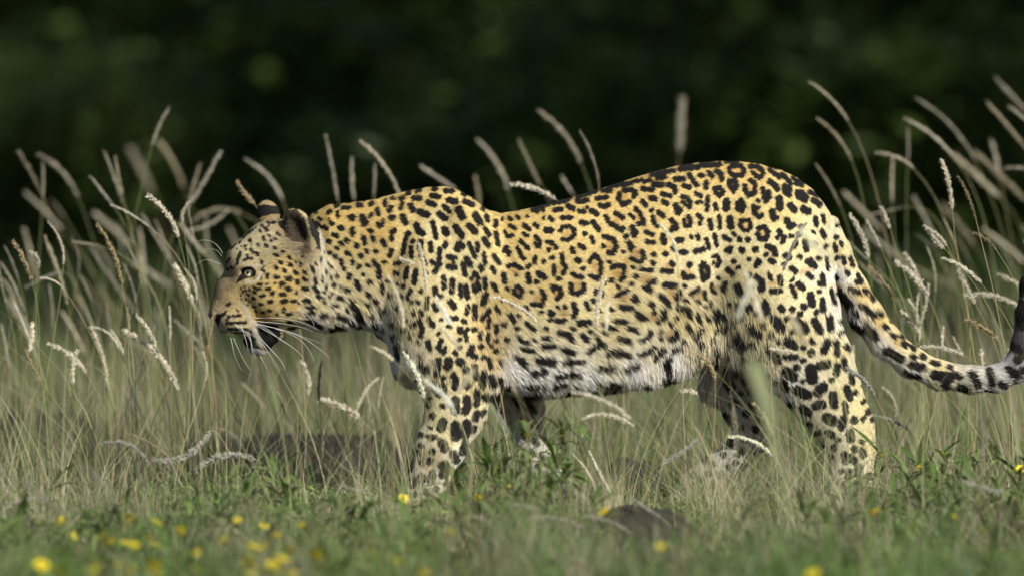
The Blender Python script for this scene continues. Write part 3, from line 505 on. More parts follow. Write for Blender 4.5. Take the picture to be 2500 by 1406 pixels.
def coat_color(P, jitter=1.6, rnd=rng):
    """P: (n,3) photo x, photo y, depth px"""
    n = len(P)
    base = idw(P, CC)
    Q = P.copy(); Q[:, :2] += rnd.normal(0, jitter, (n, 2))
    x_, y_ = P[:, 0], P[:, 1]; am = np.where(x_ < 800, .5, .85)
    Q[:, 0] += am * (np.sin(y_ * .47 + 1.7 * np.sin(x_ * .19)) + .7 * np.sin(x_ * .83 + y_ * .31))
    Q[:, 1] += am * (np.sin(x_ * .43 + 1.9 * np.sin(y_ * .23)) + .7 * np.sin(y_ * .77 - x_ * .37))
    d = sample(DARK, Q)
    t = np.clip(.5 - sample(TAW, Q) / 14, 0, 1)[:, None]
    base = base * (1 - t * .7) + np.array((.44, .245, .062)) * t * .7
    # underside and inner sides of the body are white
    m = np.clip(.5 - (d - np.where(P[:, 0] < 800, 1.2, 2.0 + .9 * (((P[:, 0] > 1720) & (P[:, 0] < 2140) & (P[:, 1] > 740)) | ((P[:, 0] < 1240) & (P[:, 1] > 860))))) / 2.0, 0, 1)[:, None]
    # markings on the legs are a little brown
    blk = np.where((P[:, 1] > 960)[:, None], BLACK * 1.5, BLACK)
    c = base * (1 - m) + blk * m
    face = P[:, 0] < 800
    # black lips and inside of the mouth corner
    lips = poly_in(P, [(584, 824), (600, 814), (622, 794), (650, 788), (676, 792), (683, 814), (670, 844), (650, 856), (628, 850), (606, 848), (588, 842)])
    lips |= poly_in(P, [(526, 766), (540, 764), (556, 754), (552, 768), (540, 776), (536, 790), (534, 800), (526, 792)])
    lips |= poly_in(P, [(536, 803), (546, 816), (562, 821), (590, 815), (586, 824), (556, 828), (538, 816)])
    c[lips & face] = BLACK
    # dark skin round the eye and the tear mark
    e = ((P[:, 0] - 611) ** 2 / 16.5 ** 2 + (P[:, 1] - 663) ** 2 / 14 ** 2 < 1) | poly_in(P, [(594, 652), (600, 664), (604, 678), (590, 684), (576, 692), (584, 676), (590, 664)])
    c[e & face] = BLACK
    lid = poly_in(P, [(592, 640), (612, 644), (630, 640), (644, 648), (636, 652), (616, 650), (598, 650)])
    c[lid & face & ~e] = (.5, .44, .3)
    under = poly_in(P, [(600, 680), (616, 682), (630, 674), (636, 660), (642, 664), (634, 682), (616, 692), (596, 690)])
    c[under & face & ~e] = (.62, .55, .4)
    # ears: near one black behind with a pale rim, brown tufted inside; far one black with a tan tip
    near = P[:, 2] < -30
    back = poly_in(P, [(738, 516), (760, 528), (776, 552), (786, 590), (784, 612), (770, 606), (762, 580), (752, 560), (742, 540)])
    c[back & near] = (.03, .026, .022)
    pale = poly_in(P, [(712, 508), (728, 508), (742, 520), (752, 545), (760, 575), (772, 600), (760, 612), (750, 590), (744, 560), (732, 530), (716, 520)])
    c[pale & near] = (.55, .46, .28)
    rim = poly_in(P, [(778, 548), (790, 580), (796, 620), (794, 690), (784, 660), (782, 600)])
    c[rim & near & (d > 1)] = (.74, .68, .52)
    tip = poly_in(P, [(684, 500), (700, 498), (712, 508), (708, 530), (690, 540), (676, 545)])
    c[tip & near] = (.34, .27, .15)
    inner = poly_in(P, [(700, 514), (722, 511), (745, 535), (753, 575), (742, 594), (712, 590), (692, 575), (694, 540)])
    c[inner & near] = np.array((.075, .058, .036)) * rnd.uniform(.5, 1.5, (int((inner & near).sum()), 1))
    hole = poly_in(P, [(722, 540), (736, 534), (742, 552), (744, 580), (730, 576), (720, 556)])
    c[hole & near & (P[:, 2] > -110)] = (.03, .024, .018)
    far = (P[:, 2] > 18) & (P[:, 1] < 545) & (P[:, 0] < 700)
    c[far] = (.42, .32, .17)
    c[far & poly_in(P, [(616, 512), (640, 500), (684, 508), (690, 524), (660, 524), (640, 530), (618, 540)])] = (.022, .02, .018)
    c *= rnd.uniform(.72, 1.2, (n, 1))
    # tufts: neighbouring hairs of one lock share a tone
    a_ = P[:, 0] * .21 + .6 * np.sin(P[:, 1] * .09); b_ = P[:, 1] * .34 + .5 * np.sin(P[:, 0] * .07)
    h_ = np.sin(np.floor(a_) * 12.9898 + np.floor(b_) * 78.233) * 43758.5453
    c *= (.80 + .34 * (h_ - np.floor(h_)))[:, None]
    return c.astype(np.float32)

FLOW = [(512, 750, .3, -1), (530, 715, .3, -1), (545, 670, .3, -1), (560, 740, .9, -.5), (575, 620, .6, -.8), (620, 570, .8, -.6), (680, 540, 1, -.1), (560, 790, 1, .15), (600, 780, 1, .1), (640, 720, 1, .15), (700, 700, 1, .2), (640, 620, 1, -.2), (760, 660, .6, .8), (785, 640, .35, 1), (700, 800, 1, .35), (620, 850, .4, 1), (660, 850, .7, .7),
 (850, 520, 1, .1), (850, 620, 1, .45), (850, 720, .9, .6), (850, 800, .6, .8), (920, 830, .3, 1), (970, 880, -.25, 1), (960, 940, -.3, 1), (1000, 480, 1, .0), (1080, 480, .9, .5), (1150, 520, .8, .7), (1000, 650, .6, .8), (1080, 620, .5, .9), (1080, 760, .35, 1), (1180, 760, .3, 1), (1160, 900, .1, 1), (1100, 1000, -.05, 1), (1060, 1120, -.1, 1), (1030, 1200, -.3, 1), (1010, 1050, -.4, 1),
 (1230, 860, .5, .9), (1260, 600, 1, .4), (1300, 700, 1, .5), (1400, 480, 1, .0), (1400, 600, 1, .3), (1400, 760, 1, .35), (1300, 860, 1, .25), (1300, 950, .8, .45), (1450, 930, .9, .4), (1500, 820, 1, .25), (1600, 900, .4, .9), (1690, 900, .2, 1), (1550, 930, .6, .8), (1600, 600, 1, .2), (1700, 440, 1, .05), (1700, 700, .8, .6), (1760, 830, .35, 1), (1840, 860, .4, 1), (1820, 600, .6, .8), (1850, 420, 1, .2), (1950, 460, .9, .7), (1900, 600, .4, .9), (1900, 760, .3, 1), (1980, 700, .2, 1), (1980, 900, .5, .9), (2040, 1000, .5, .9), (2080, 1060, .1, 1), (2080, 1150, -.1, 1), (1790, 950, .1, 1), (1850, 1050, -.3, 1), (1760, 1130, -.8, .6), (1680, 1190, -.9, .5),
 (1290, 1080, .1, 1), (1340, 1160, .6, .8), (2030, 560, .4, 1), (2060, 640, .3, 1), (2090, 720, .5, .9), (2150, 820, .7, .7), (2220, 880, .85, .5), (2290, 915, 1, .2), (2380, 925, 1, 0), (2450, 915, .9, -.3), (2490, 870, .4, -.9), (2512, 770, .05, -1), (2525, 690, .2, -1)]
# length (mm), lift (0 flat .. 1 upright)
LEN = [(510, 750, 4, .4), (540, 700, 5, .35), (570, 700, 5, .35), (550, 750, 5, .35), (580, 620, 6, .25), (650, 560, 7, .3), (600, 780, 5, .2), (660, 720, 7, .25), (720, 700, 10, .3), (780, 660, 15, .4), (730, 590, 14, .5), (700, 512, 9, .7), (735, 560, 15, .6), (770, 540, 8, .4), (640, 495, 8, .6), (650, 800, 10, .35), (620, 850, 9, .5), (640, 860, 11, .5), (760, 780, 20, .4), (860, 790, 24, .4), (850, 600, 14, .3), (920, 500, 13, .25), (940, 830, 24, .45), (970, 900, 28, .5), (950, 950, 26, .5), (1050, 600, 11, .2), (1080, 470, 10, .2), (1100, 800, 10, .2), (1100, 1000, 9, .2), (1020, 1060, 10, .3), (1040, 1180, 8, .25), (1200, 860, 15, .3), (1230, 880, 18, .35), (1400, 500, 10, .15), (1400, 700, 12, .2), (1400, 850, 18, .25), (1300, 940, 28, .35), (1450, 930, 30, .4), (1600, 920, 34, .5), (1690, 900, 36, .5), (1600, 820, 20, .3), (1700, 600, 10, .15), (1780, 845, 30, .5), (1840, 860, 26, .5), (1900, 500, 10, .15), (1950, 700, 10, .15), (1950, 900, 12, .25), (2080, 1020, 10, .3), (2080, 1150, 8, .25), (1800, 940, 14, .3), (1780, 1120, 8, .2), (1300, 1080, 9, .2), (2050, 640, 12, .3), (2080, 780, 22, .4), (2220, 880, 16, .35), (2380, 925, 16, .4), (2500, 820, 18, .4)]

# ------------------------------------------------------------------ leopard objects
leopard = empty('leopard', (0, 0, 0))
tag(leopard, 'spotted golden leopard walking left through the grass with its head low and mouth open', 'leopard')
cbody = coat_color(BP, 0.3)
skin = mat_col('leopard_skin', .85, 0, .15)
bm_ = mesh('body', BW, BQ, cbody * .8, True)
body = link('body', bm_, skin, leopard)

# fur
buf = np.empty(len(BW) * 3, np.float32); bm_.vertex_normals.foreach_get('vector', buf)
NRM = buf.reshape(-1, 3)
A = BW[BQ]
area = .5 * np.linalg.norm(np.cross(A[:, 2] - A[:, 0], A[:, 3] - A[:, 1]), axis=1)
nq = NRM[BQ].mean(1)
wgt = area * np.where(nq[:, 1] < .35, 1.0, .35)
LQ = idw(BP[BQ].mean(1), LEN, 4)
wgt = wgt * np.where(BP[BQ].mean(1)[:, 0] < 800, 2.2, 1.0)          # the face has shorter, denser fur
NF = 440000
fi = rng.choice(len(BQ), NF, p=wgt / wgt.sum())
u, v = rng.random((2, NF, 1))
def bil(Z): return (Z[:, 0] * (1 - u) + Z[:, 1] * u) * (1 - v) + (Z[:, 3] * (1 - u) + Z[:, 2] * u) * v
RP = bil(BP[BQ[fi]]); RWp = bil(BW[BQ[fi]]); RN = bil(NRM[BQ[fi]]); RN /= np.linalg.norm(RN, axis=1)[:, None] + 1e-9
keep = ~((np.hypot((RP[:, 0] - 611) / 17, (RP[:, 1] - 663) / 13) < 1) & (np.abs(RP[:, 2]) < 90))
keep &= ~(((RP[:, 0] < 534) & (RP[:, 1] > 752) & (RP[:, 1] < 800)))
keep &= RWp[:, 2] > .004
RP, RWp, RN = RP[keep], RWp[keep], RN[keep]
NF = len(RP)
fl = idw(RP, FLOW, 3.5)
ll = idw(RP, LEN, 4)
DIR = np.stack([fl[:, 0], np.zeros(NF), -fl[:, 1]], 1)
DIR /= np.linalg.norm(DIR, axis=1)[:, None] + 1e-9
clump = np.sin(RP[:, 0] * .11 + 2 * np.sin(RP[:, 1] * .07)) * .12 + np.sin(RP[:, 1] * .17 + RP[:, 0] * .05) * .1
DIR += rng.normal(0, .16, (NF, 3)); DIR[:, 2] += clump
DIR -= RN * (DIR * RN).sum(1)[:, None]
DIR /= np.linalg.norm(DIR, axis=1)[:, None] + 1e-9
L = (ll[:, 0] * rng.uniform(.65, 1.15, NF) * .001)[:, None]
lift = (ll[:, 1] * rng.uniform(.6, 1.3, NF))[:, None]
down = np.array([0, 0, -1.0])
K = 4
pts = np.empty((NF, K, 3), np.float32)
for i, s in enumerate(np.linspace(0, 1, K)):
    up = lift * (s - .55 * s * s) + .06 * s
    sag = np.clip(L / .02 - .6, 0, 1.2) * .45 * s * s
    pts[:, i] = RWp - RN * .001 + L * (DIR * s * (1 - .25 * lift) + RN * up + down * sag)
rad = (.00036 + .000009 * ll[:, 0])[:, None] * np.array([1, .95, .7, .12])[None, :]
RC = RP.copy()
mid = (DIR * L * .62) * S; RC[:, 0] += mid[:, 0]; RC[:, 1] -= mid[:, 2]
RC[:, 0] = np.where(RP[:, 0] < 800, RP[:, 0] * .6 + RC[:, 0] * .4, RC[:, 0])
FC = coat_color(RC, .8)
hc = bpy.data.hair_curves.new('fur')
hc.add_curves([K] * NF)
hc.attributes['position'].data.foreach_set('vector', pts.ravel())
ra = hc.attributes.get('radius') or hc.attributes.new('radius', 'FLOAT', 'POINT')
ra.data.foreach_set('value', rad.astype(np.float32).ravel())
ca_ = hc.attributes.new('Col', 'FLOAT_COLOR', 'CURVE')
c4 = np.ones((NF, 4), np.float32); c4[:, :3] = FC; ca_.data.foreach_set('color', c4.ravel())
na_ = hc.attributes.new('Nrm', 'FLOAT_VECTOR', 'CURVE'); SN = RN.copy(); SN[:, 2] = np.where(SN[:, 2] < 0, SN[:, 2] * .15, SN[:, 2]); SN /= np.linalg.norm(SN, axis=1)[:, None]
na_.data.foreach_set('vector', SN.astype(np.float32).ravel())
fm = bpy.data.materials.new('fur'); fm.use_nodes = True
nt = fm.node_tree; nt.nodes.clear()
out = nt.nodes.new('ShaderNodeOutputMaterial')
at = nt.nodes.new('ShaderNodeAttribute'); at.attribute_name = 'Col'
an = nt.nodes.new('ShaderNodeAttribute'); an.attribute_name = 'Nrm'
df = nt.nodes.new('ShaderNodeBsdfDiffuse'); nt.links.new(at.outputs['Color'], df.inputs['Color']); nt.links.new(an.outputs['Vector'], df.inputs['Normal'])
tl = nt.nodes.new('ShaderNodeBsdfDiffuse'); nt.links.new(at.outputs['Color'], tl.inputs['Color'])
tr_ = nt.nodes.new('ShaderNodeBsdfTranslucent'); nt.links.new(at.outputs['Color'], tr_.inputs['Color'])
m0 = nt.nodes.new('ShaderNodeMixShader'); m0.inputs[0].default_value = .55
nt.links.new(tl.outputs[0], m0.inputs[1]); nt.links.new(tr_.outputs[0], m0.inputs[2])
m1 = nt.nodes.new('ShaderNodeMixShader'); m1.inputs[0].default_value = .36
nt.links.new(df.outputs[0], m1.inputs[1]); nt.links.new(m0.outputs[0], m1.inputs[2])
hb = nt.nodes.new('ShaderNodeBsdfHair'); hb.component = 'Reflection'
hb.inputs['RoughnessU'].default_value = .35; hb.inputs['RoughnessV'].default_value = .6
hb.inputs['Color'].default_value = (.5, .48, .45, 1)
m2 = nt.nodes.new('ShaderNodeMixShader'); m2.inputs[0].default_value = .035
nt.links.new(m1.outputs[0], m2.inputs[1]); nt.links.new(hb.outputs[0], m2.inputs[2])
nt.links.new(m2.outputs[0], out.inputs['Surface'])
hc.materials.append(fm)
fur = bpy.data.objects.new('fur', hc); col.objects.link(fur); fur.parent = leopard
tag(fur, kind='stuff')

# eyes: ball with iris and pupil as pieces of their own
iris_m = mat_flat('iris', (.85, .84, .46), .15, .5, 1.0)
pupil_m = mat_flat('pupil', (.006, .006, .006), .1, .5, 1.0)
ball_m = mat_flat('eyeball', (.05, .05, .045), .12, .5, 1.0)
lid_m = mat_flat('eyelid', (.012, .011, .013), .55)
def cap(center, axis, r, ang0, ang1, n=20, k=6):
    axis = axis / np.linalg.norm(axis); a = np.cross(axis, [0, 0, 1.]); a /= np.linalg.norm(a); b = np.cross(axis, a)
    th = np.linspace(ang0, ang1, k); ph = np.arange(n) * 2 * math.pi / n
    V = center + r * (np.cos(th)[:, None, None] * axis + np.sin(th)[:, None, None] * (np.cos(ph)[None, :, None] * a + np.sin(ph)[None, :, None] * b))
    i = np.arange(k - 1)[:, None] * n; j = np.arange(n)[None, :]; j2 = (j + 1) % n
    return V.reshape(-1, 3), np.stack([i + j, i + j2, i + n + j2, i + n + j], -1).reshape(-1, 4)
def world1(x, y, d): return np.array([(x - 1250) / S, d / S, (GROUND_PY - y) / S])
# depth of the socket bottom on each side
for s in (-1, 1):
    i0 = int((611 - GX0) / H); j0 = int((663 - GY0) / H)
    colm = FLD[i0, j0]; ins = np.where(colm < 0)[0]
    ed = gd[ins[0]] if s < 0 else gd[ins[-1]]
    c = world1(612, 664, ed - s * 3.5)
    g = np.array([-.36, s * .93, -.03])
    R = 16.5 / S
    V, F = cap(c, g, R, .0, math.pi, 24, 12); e = link('eye', mesh('eye', V, F, None, True), ball_m, leopard)
    V, F = cap(c, g, R * 1.012, .0, 1.12); link('iris', mesh('iris', V, F, None, True), iris_m, e)
    V, F = cap(c, g, R * 1.024, .0, .24); link('pupil', mesh('pupil', V, F, None, True), pupil_m, e)
    # lids: upper and lower rims
    for up_, nm in ((1, 'upper_eyelid'), (-1, 'lower_eyelid')):
        tt = np.linspace(-1.25, 1.25, 12)
        P = [c + R * 1.06 * (np.array([0, s, 0]) * math.cos(a) * .90 + np.array([1, 0, .12]) * math.sin(a) + np.array([0, 0, up_ * (.60 if up_ > 0 else .80)]) * math.cos(a)) for a in tt]
        V, F = tube(P, np.full(12, (3.2 if up_ > 0 else 2.2) / S) * np.cos(tt * .95), 8)
        link(nm, mesh(nm, V, F, None, True), lid_m, leopard)
# nose pad
V, F = cap(np.zeros(3), np.array([-1, 0, .15]), 1, 0, math.pi, 20, 12)
V = V * np.array([15, 19, 14]) / S + world1(523, 767, 0)
link('nose', mesh('nose', V, F, None, True), mat_flat('nose_leather', (.045, .03, .027), .45, .4), leopard)
# whiskers, brow hairs and chin hairs
WH = ["480,970 620,945 700,945 800,970 2.4", "460,1005 640,1003 800,1025 960,1090 2.6", "450,1030 620,1040 780,1060 910,1100 2.6", "450,1045 640,1085 830,1150 1050,1310 2.8", "460,1060 600,1130 760,1230 840,1315 2.4", "460,1090 540,1200 640,1300 705,1405 2.6", "440,1110 540,1230 600,1320 665,1405 2.2", "620,1090 780,1150 870,1230 925,1330 2.0", "310,1055 400,1130 440,1210 470,1290 2", "400,1110 430,1180 440,1250 480,1310 2", "740,915 830,950 900,1010 920,1065 2", "750,820 830,822 900,850 975,890 3.4", "270,1160 290,1240 310,1300 360,1400 1.6", "290,1160 340,1260 380,1330 430,1400 1.6", "205,505 150,430 80,400 0,412 1.4", "190,590 120,560 60,555 0,600 1.2", "200,530 160,480 120,470 60,470 1.1", "350,1075 380,1140 400,1200 415,1260 1.8", "500,1290 520,1330 540,1360 560,1400 1.5", "640,1090 760,1120 880,1160 1000,1200 1.8", "300,1050 360,1100 420,1120 520,1180 1.8", "450,1060 560,1090 640,1150 720,1200 2"]
wm = mat_flat('whisker', (.85, .84, .80), .35, .5)
for i, w_ in enumerate(WH):
    q = w_.split(); P = np.array([[float(a) for a in t.split(',')] for t in q[:4]]) / 3.1945 + np.array([480, 460])
    dep = [-48, -80, -112, -140] if i not in (10, 11, 14, 15, 16, 18) else [-78, -84, -98, -110]
    if i in (14, 15, 16): dep = [-30, -50, -70, -90]
    W4 = [world1(P[k][0], P[k][1], dep[k]) for k in range(4)]
    # curve through the four measured points
    b1 = (-5 * W4[0] + 18 * W4[1] - 9 * W4[2] + 2 * W4[3]) / 6; b2 = (2 * W4[0] - 9 * W4[1] + 18 * W4[2] - 5 * W4[3]) / 6
    C_ = bez(W4[0], b1, b2, W4[3], 14)
    V, F = tube(C_, np.linspace(1, .25, 14) * float(q[4]) * .00023, 4)
    link('whisker', mesh('whisker', V, F, None, True), wm, leopard)
# ------------------------------------------------------------------ ground
gm = bpy.data.materials.new('soil'); gm.use_nodes = True
nt = gm.node_tree; p = nt.nodes['Principled BSDF']
n1 = nt.nodes.new('ShaderNodeTexNoise'); n1.inputs['Scale'].default_value = 2.2; n1.inputs['Detail'].default_value = 8
n2 = nt.nodes.new('ShaderNodeTexNoise'); n2.inputs['Scale'].default_value = 45; n2.inputs['Detail'].default_value = 6
gp = nt.nodes.new('ShaderNodeNewGeometry')
nt.links.new(gp.outputs['Position'], n1.inputs['Vector']); nt.links.new(gp.outputs['Position'], n2.inputs['Vector'])
r1 = nt.nodes.new('ShaderNodeValToRGB'); r1.color_ramp.elements[0].position = .35; r1.color_ramp.elements[1].position = .68
r1.color_ramp.elements[0].color = (.030, .019, .013, 1); r1.color_ramp.elements[1].color = (.048, .040, .022, 1)
r2 = nt.nodes.new('ShaderNodeValToRGB'); r2.color_ramp.elements[0].color = (.35, .35, .35, 1); r2.color_ramp.elements[1].color = (1.3, 1.25, 1.1, 1)
mm = nt.nodes.new('ShaderNodeMix'); mm.data_type = 'RGBA'; mm.blend_type = 'MULTIPLY'; mm.inputs[0].default_value = 1
nt.links.new(n1.outputs['Fac'], r1.inputs[0]); nt.links.new(n2.outputs['Fac'], r2.inputs[0])
nt.links.new(r1.outputs[0], mm.inputs[6]); nt.links.new(r2.outputs[0], mm.inputs[7]); nt.links.new(mm.outputs[2], p.inputs['Base Color'])
bp = nt.nodes.new('ShaderNodeBump'); bp.inputs['Distance'].default_value = .02; bp.inputs['Strength'].default_value = .8
nt.links.new(n2.outputs['Fac'], bp.inputs['Height']); nt.links.new(bp.outputs[0], p.inputs['Normal'])
p.inputs['Roughness'].default_value = .95; p.inputs['Specular IOR Level'].default_value = .1
def gheight(x, y):
    near = np.exp(-(np.hypot(x, y) / 14.0) ** 4)
    return (.012 * np.sin(x * 2.1 + 1.3 * np.sin(y * 1.7)) + .012 * np.sin(y * 2.9 + x * .7) - .012) * near
u_ = np.sign(np.linspace(-1, 1, 161)) * np.abs(np.linspace(-1, 1, 161)) ** 3.2
gxs, gys = np.meshgrid(u_ * 700, u_ * 700, indexing='ij')
gv = np.stack([gxs.ravel(), gys.ravel(), gheight(gxs, gys).ravel()], 1)
i_, j_ = np.meshgrid(np.arange(160), np.arange(160), indexing='ij')
q0 = (i_ * 161 + j_).ravel()
gr = link('ground', mesh('ground', gv, np.stack([q0, q0 + 161, q0 + 162, q0 + 1], 1), None, True), gm)
tag(gr, kind='structure')

# ------------------------------------------------------------------ grass nobody could count
def clumpy(x, y, f, ph):
    return .5 + .25 * np.sin(x * f + 2 * np.sin(y * f * .7 + ph) + ph) + .25 * np.sin(y * f * 1.3 + 2 * np.sin(x * f * .9 - ph))
def wedge(n, d0, d1, f=3.0, ph=0.0, keep=.25, margin=.55):
    d = rng.uniform(d0, d1, n * 2)
    hw = (1.09 + .10) * (CAM_D + d) / CAM_D + margin
    hmax = hw.max(); x = rng.uniform(-hmax, hmax, n * 2)
    c = clumpy(x, d, f, ph)
    ok = (np.abs(x) < hw) & (rng.random(n * 2) < keep + (1 - keep) * np.clip((c - .35) * 3, 0, 1))
    for (cx, cd, rx_, rd_, kp) in CLEAR:
        ok &= (((x - cx) / rx_) ** 2 + ((d - cd) / rd_) ** 2 > 1) | (rng.random(n * 2) < kp)
    return x[ok][:n], d[ok][:n]
# bare or thin places: centre x, depth, radii, share of the grass that stays
CLEAR = [(.275, -2.0, .13, .7, .3), (-.05, -1.8, .07, .35, .3), (-.42, 1.6, .32, .9, .05), (-.62, 2.1, .2, .8, .2), (.26, .8, .2, .7, .12), (.58, .45, .16, .4, .2), (-1.05, 2.8, .35, .9, .3), (-.15, .5, .2, .3, .3), (.9, 2.5, .3, .8, .4), (.2, 4.5, 1.2, .8, .35), (-.9, 6, .8, 1.2, .3)]
def patch(x, y):
    v = .5 + .28 * np.sin(x * 3.1 + 1.8 * np.sin(y * 1.9 + .4)) + .22 * np.sin(y * 3.7 + 2.2 * np.sin(x * 2.3 + 1.1)) + .16 * np.sin(x * 11 + y * 7)
    return np.clip(v, 0, 1)
def two(x, y, A, B, var=.28):
    m = (rng.random(len(x)) < np.clip((patch(x, y) - .5) * 2.2 + .5, .08, .92))[:, None]
    return np.where(m, palette(len(x), A, var), palette(len(x), B, var)) * (.72 + .5 * clumpy(x, y, 5.3, 2.0))[:, None]
def tall(x, y): return .55 + .8 * clumpy(x, y, 4.1, .7)
def blades(name, sets, material):
    V, F, C = [], [], []; base = 0
    for (x, y, h, lean, w, colr, K, *th_) in sets:
        n = len(x); th = th_[0] if th_ else rng.uniform(0, 2 * math.pi, n)
        ldx = lean * np.cos(th) * rng.uniform(.1, 1.2, n) - .12 * lean; ldy = lean * np.sin(th) * rng.uniform(.2, 1, n)
        t = np.linspace(0, 1, K + 1)[None, :]
        cx = x[:, None] + h[:, None] * ldx[:, None] * t ** 2
        cy = y[:, None] + h[:, None] * ldy[:, None] * t ** 2
        cz = gheight(x, y)[:, None] + h[:, None] * (t - .22 * (ldx ** 2 + ldy ** 2)[:, None] * t ** 2)
        fa = rng.uniform(0, math.pi, n); wx, wy = np.cos(fa), np.sin(fa)
        ww = w[:, None] * (1 - t ** 1.6 * .93) * .5
        P = np.stack([cx, cy, cz], -1); O = np.stack([ww * wx[:, None], ww * wy[:, None], 0 * ww], -1)
        v = np.stack([P - O, P + O], 2).reshape(n, -1, 3)
        m = 2 * (K + 1)
        kk = np.arange(K)
        q = np.stack([2 * kk, 2 * kk + 1, 2 * kk + 3, 2 * kk + 2], 1)
        f = (q[None] + (np.arange(n) * m)[:, None, None] + base).reshape(-1, 4)
        V.append(v.reshape(-1, 3)); F.append(f); base += n * m
        tipc = np.clip(np.linspace(0, 1, K + 1), 0, 1)
        c = colr[:, None, :] * (np.ones(K + 1)[None, :, None])
        C.append(np.repeat(c, 2, axis=1).reshape(-1, 3))
    return link(name, mesh(name, np.concatenate(V), np.concatenate(F), np.concatenate(C)), material)
def palette(n, cols, var=.25):
    c = np.array(cols)[rng.integers(0, len(cols), n)]
    return c * rng.uniform(1 - var, 1 + var, (n, 1)) * rng.uniform(.93, 1.07, (n, 3))
GREENS = [(.080, .145, .024), (.060, .120, .022), (.105, .165, .034), (.14, .18, .055), (.05, .095, .022)]
DRYG = [(.15, .14, .075), (.22, .19, .11), (.11, .115, .05), (.30, .26, .15), (.085, .10, .04)]
STRAW = [(.36, .32, .20), (.30, .27, .17), (.42, .38, .26), (.25, .22, .14), (.33, .32, .21)]
MIXED = GREENS[:3] + [(.17, .18, .085), (.22, .21, .11)] + STRAW[:2]
grass_m = mat_col('grass', .45, .24, .45)
dry_m = mat_col('dry_grass', .5, .2, .4)
U = rng.uniform
def tussocks(nc, d0, d1, per, r0, r1, hmin, hmax, cols, f=3.0, ph=0.0, keep=.2, spread=1.0):
    """blades growing out of separate tufts: positions, heights, outward direction, one tone per tuft"""
    cx, cy = wedge(nc, d0, d1, f, ph, keep); nc = len(cx)
    rad = U(r0, r1, nc) * U(.6, 1.2, nc); hh_ = U(hmin, hmax, nc)
    tone = np.array(cols)[(np.clip(patch(cx, cy) + rng.normal(0, .22, nc), 0, .999) * len(cols)).astype(int)] * U(.75, 1.25, (nc, 1))
    k = rng.integers(0, nc, nc * per); n = len(k)
    a = U(0, 2 * math.pi, n); q = U(0, 1, n) ** .6
    x, y = cx[k] + q * rad[k] * np.cos(a), cy[k] + q * rad[k] * np.sin(a)
    h = hh_[k] * U(.45, 1.15, n) * (1 - .25 * q)
    th = a + rng.normal(0, .7, n)
    return x, y, h, th, tone[k] * U(.72, 1.3, (n, 1)) * U(.94, 1.06, (n, 3))
GR = [(.16, .19, .085), (.10, .165, .035), (.062, .135, .024), (.050, .110, .022), (.085, .160, .030), (.13, .155, .07)]
DR = [(.40, .35, .22), (.30, .26, .165), (.17, .16, .10), (.22, .22, .13), (.34, .30, .20), (.13, .10, .07)]
x, y, h, th, c = tussocks(560, -6.8, .7, 44, .03, .11, .05, .15, GR, 4.0, .3, .25)
x2, y2, h2, th2, c2 = tussocks(200, -6.5, .5, 36, .02, .06, .09, .19, GR, 5.0, 1.9, .2)
t1 = blades('short_green_grass', [(x, y, h, 1.1, U(.0014, .0038, len(x)), c, 4, th), (x2, y2, h2, .8, U(.0016, .0036, len(x2)), c2, 5, th2)], grass_m)
tag(t1, kind='stuff')
x, y, h, th, c = tussocks(340, -6.8, .9, 44, .02, .09, .06, .17, DR, 3.0, 2.2, .2)
x2, y2, h2, th2, c2 = tussocks(150, -3.6, .5, 18, .01, .05, .12, .32, DR, 2.6, .9, .3)
x4, y4, h4, th4, c4_ = tussocks(230, -1.5, -.2, 26, .02, .07, .09, .29, DR[:3] + GR[:1] + DR[3:5], 5.0, 1.3, .6)
FT = [(-.25, -.26), (-.19, -.34), (-.12, -.25), (-.03, -.3), (.04, -.24), (.1, -.32), (.16, -.25), (.33, -.36), (.38, -.27), (.43, -.34), (.48, -.26), (.53, -.33), (.58, -.26), (.63, -.33), (.68, -.25), (.74, -.3), (.81, -.26)]
xs_, ys_, hs_, ts_, cs_ = [], [], [], [], []
for (a_, b_) in FT:                    # tufts standing right in front of the feet
    n_ = 34; an_ = U(0, 6.28, n_); q_ = U(.005, .05, n_)
    xs_.append(a_ + q_ * np.cos(an_)); ys_.append(b_ + q_ * np.sin(an_)); hs_.append(U(.09, .30, n_)); ts_.append(an_ + rng.normal(0, .7, n_))
    cs_.append(np.array((DR[:3] + GR[:2] + DR[3:5])[rng.integers(0, 7)]) * U(.75, 1.3, (n_, 1)) * np.ones((1, 3)))
xf, yf, hf, tf, cf = map(np.concatenate, (xs_, ys_, hs_, ts_, cs_))
x3, y3 = wedge(7000, -5.5, .4, 5.0, 4.0, .2)
x5, y5 = wedge(680, -1.4, -.22, 3.0, 2.3, .5)
x6, y6 = wedge(4200, -3.2, .5, 4.0, 3.3, .4)
t2 = blades('dry_grass', [(x, y, h, 1.5, U(.0009, .0020, len(x)), c, 5, th), (x2, y2, h2, 1.0, U(.0009, .0016, len(x2)), c2 * 1.1, 6, th2),
                          (x3, y3, U(.01, .05, len(x3)), 2.4, U(.001, .0024, len(x3)), palette(len(x3), DR), 3),
                          (xf, yf, hf, .9, U(.0009, .0020, len(xf)), cf, 6, tf),
                          (x4, y4, h4, .9, U(.0009, .0018, len(x4)), c4_ * 1.15, 6, th4),
                          (x6, y6, .06 + .22 * U(0, 1, len(x6)) ** 1.5, 1.6, U(.0007, .0014, len(x6)), palette(len(x6), DR[:2] + GR[:2]) * 1.15, 6),
                          (x5, y5, U(.18, .50, len(x5)), .8, U(.0009, .0014, len(x5)), palette(len(x5), [(.56, .50, .32), (.36, .42, .16), (.22, .32, .09)]), 8)], dry_m)
tag(t2, kind='stuff')
x, y = wedge(17000, .4, 10, 1.9, .5, .08)
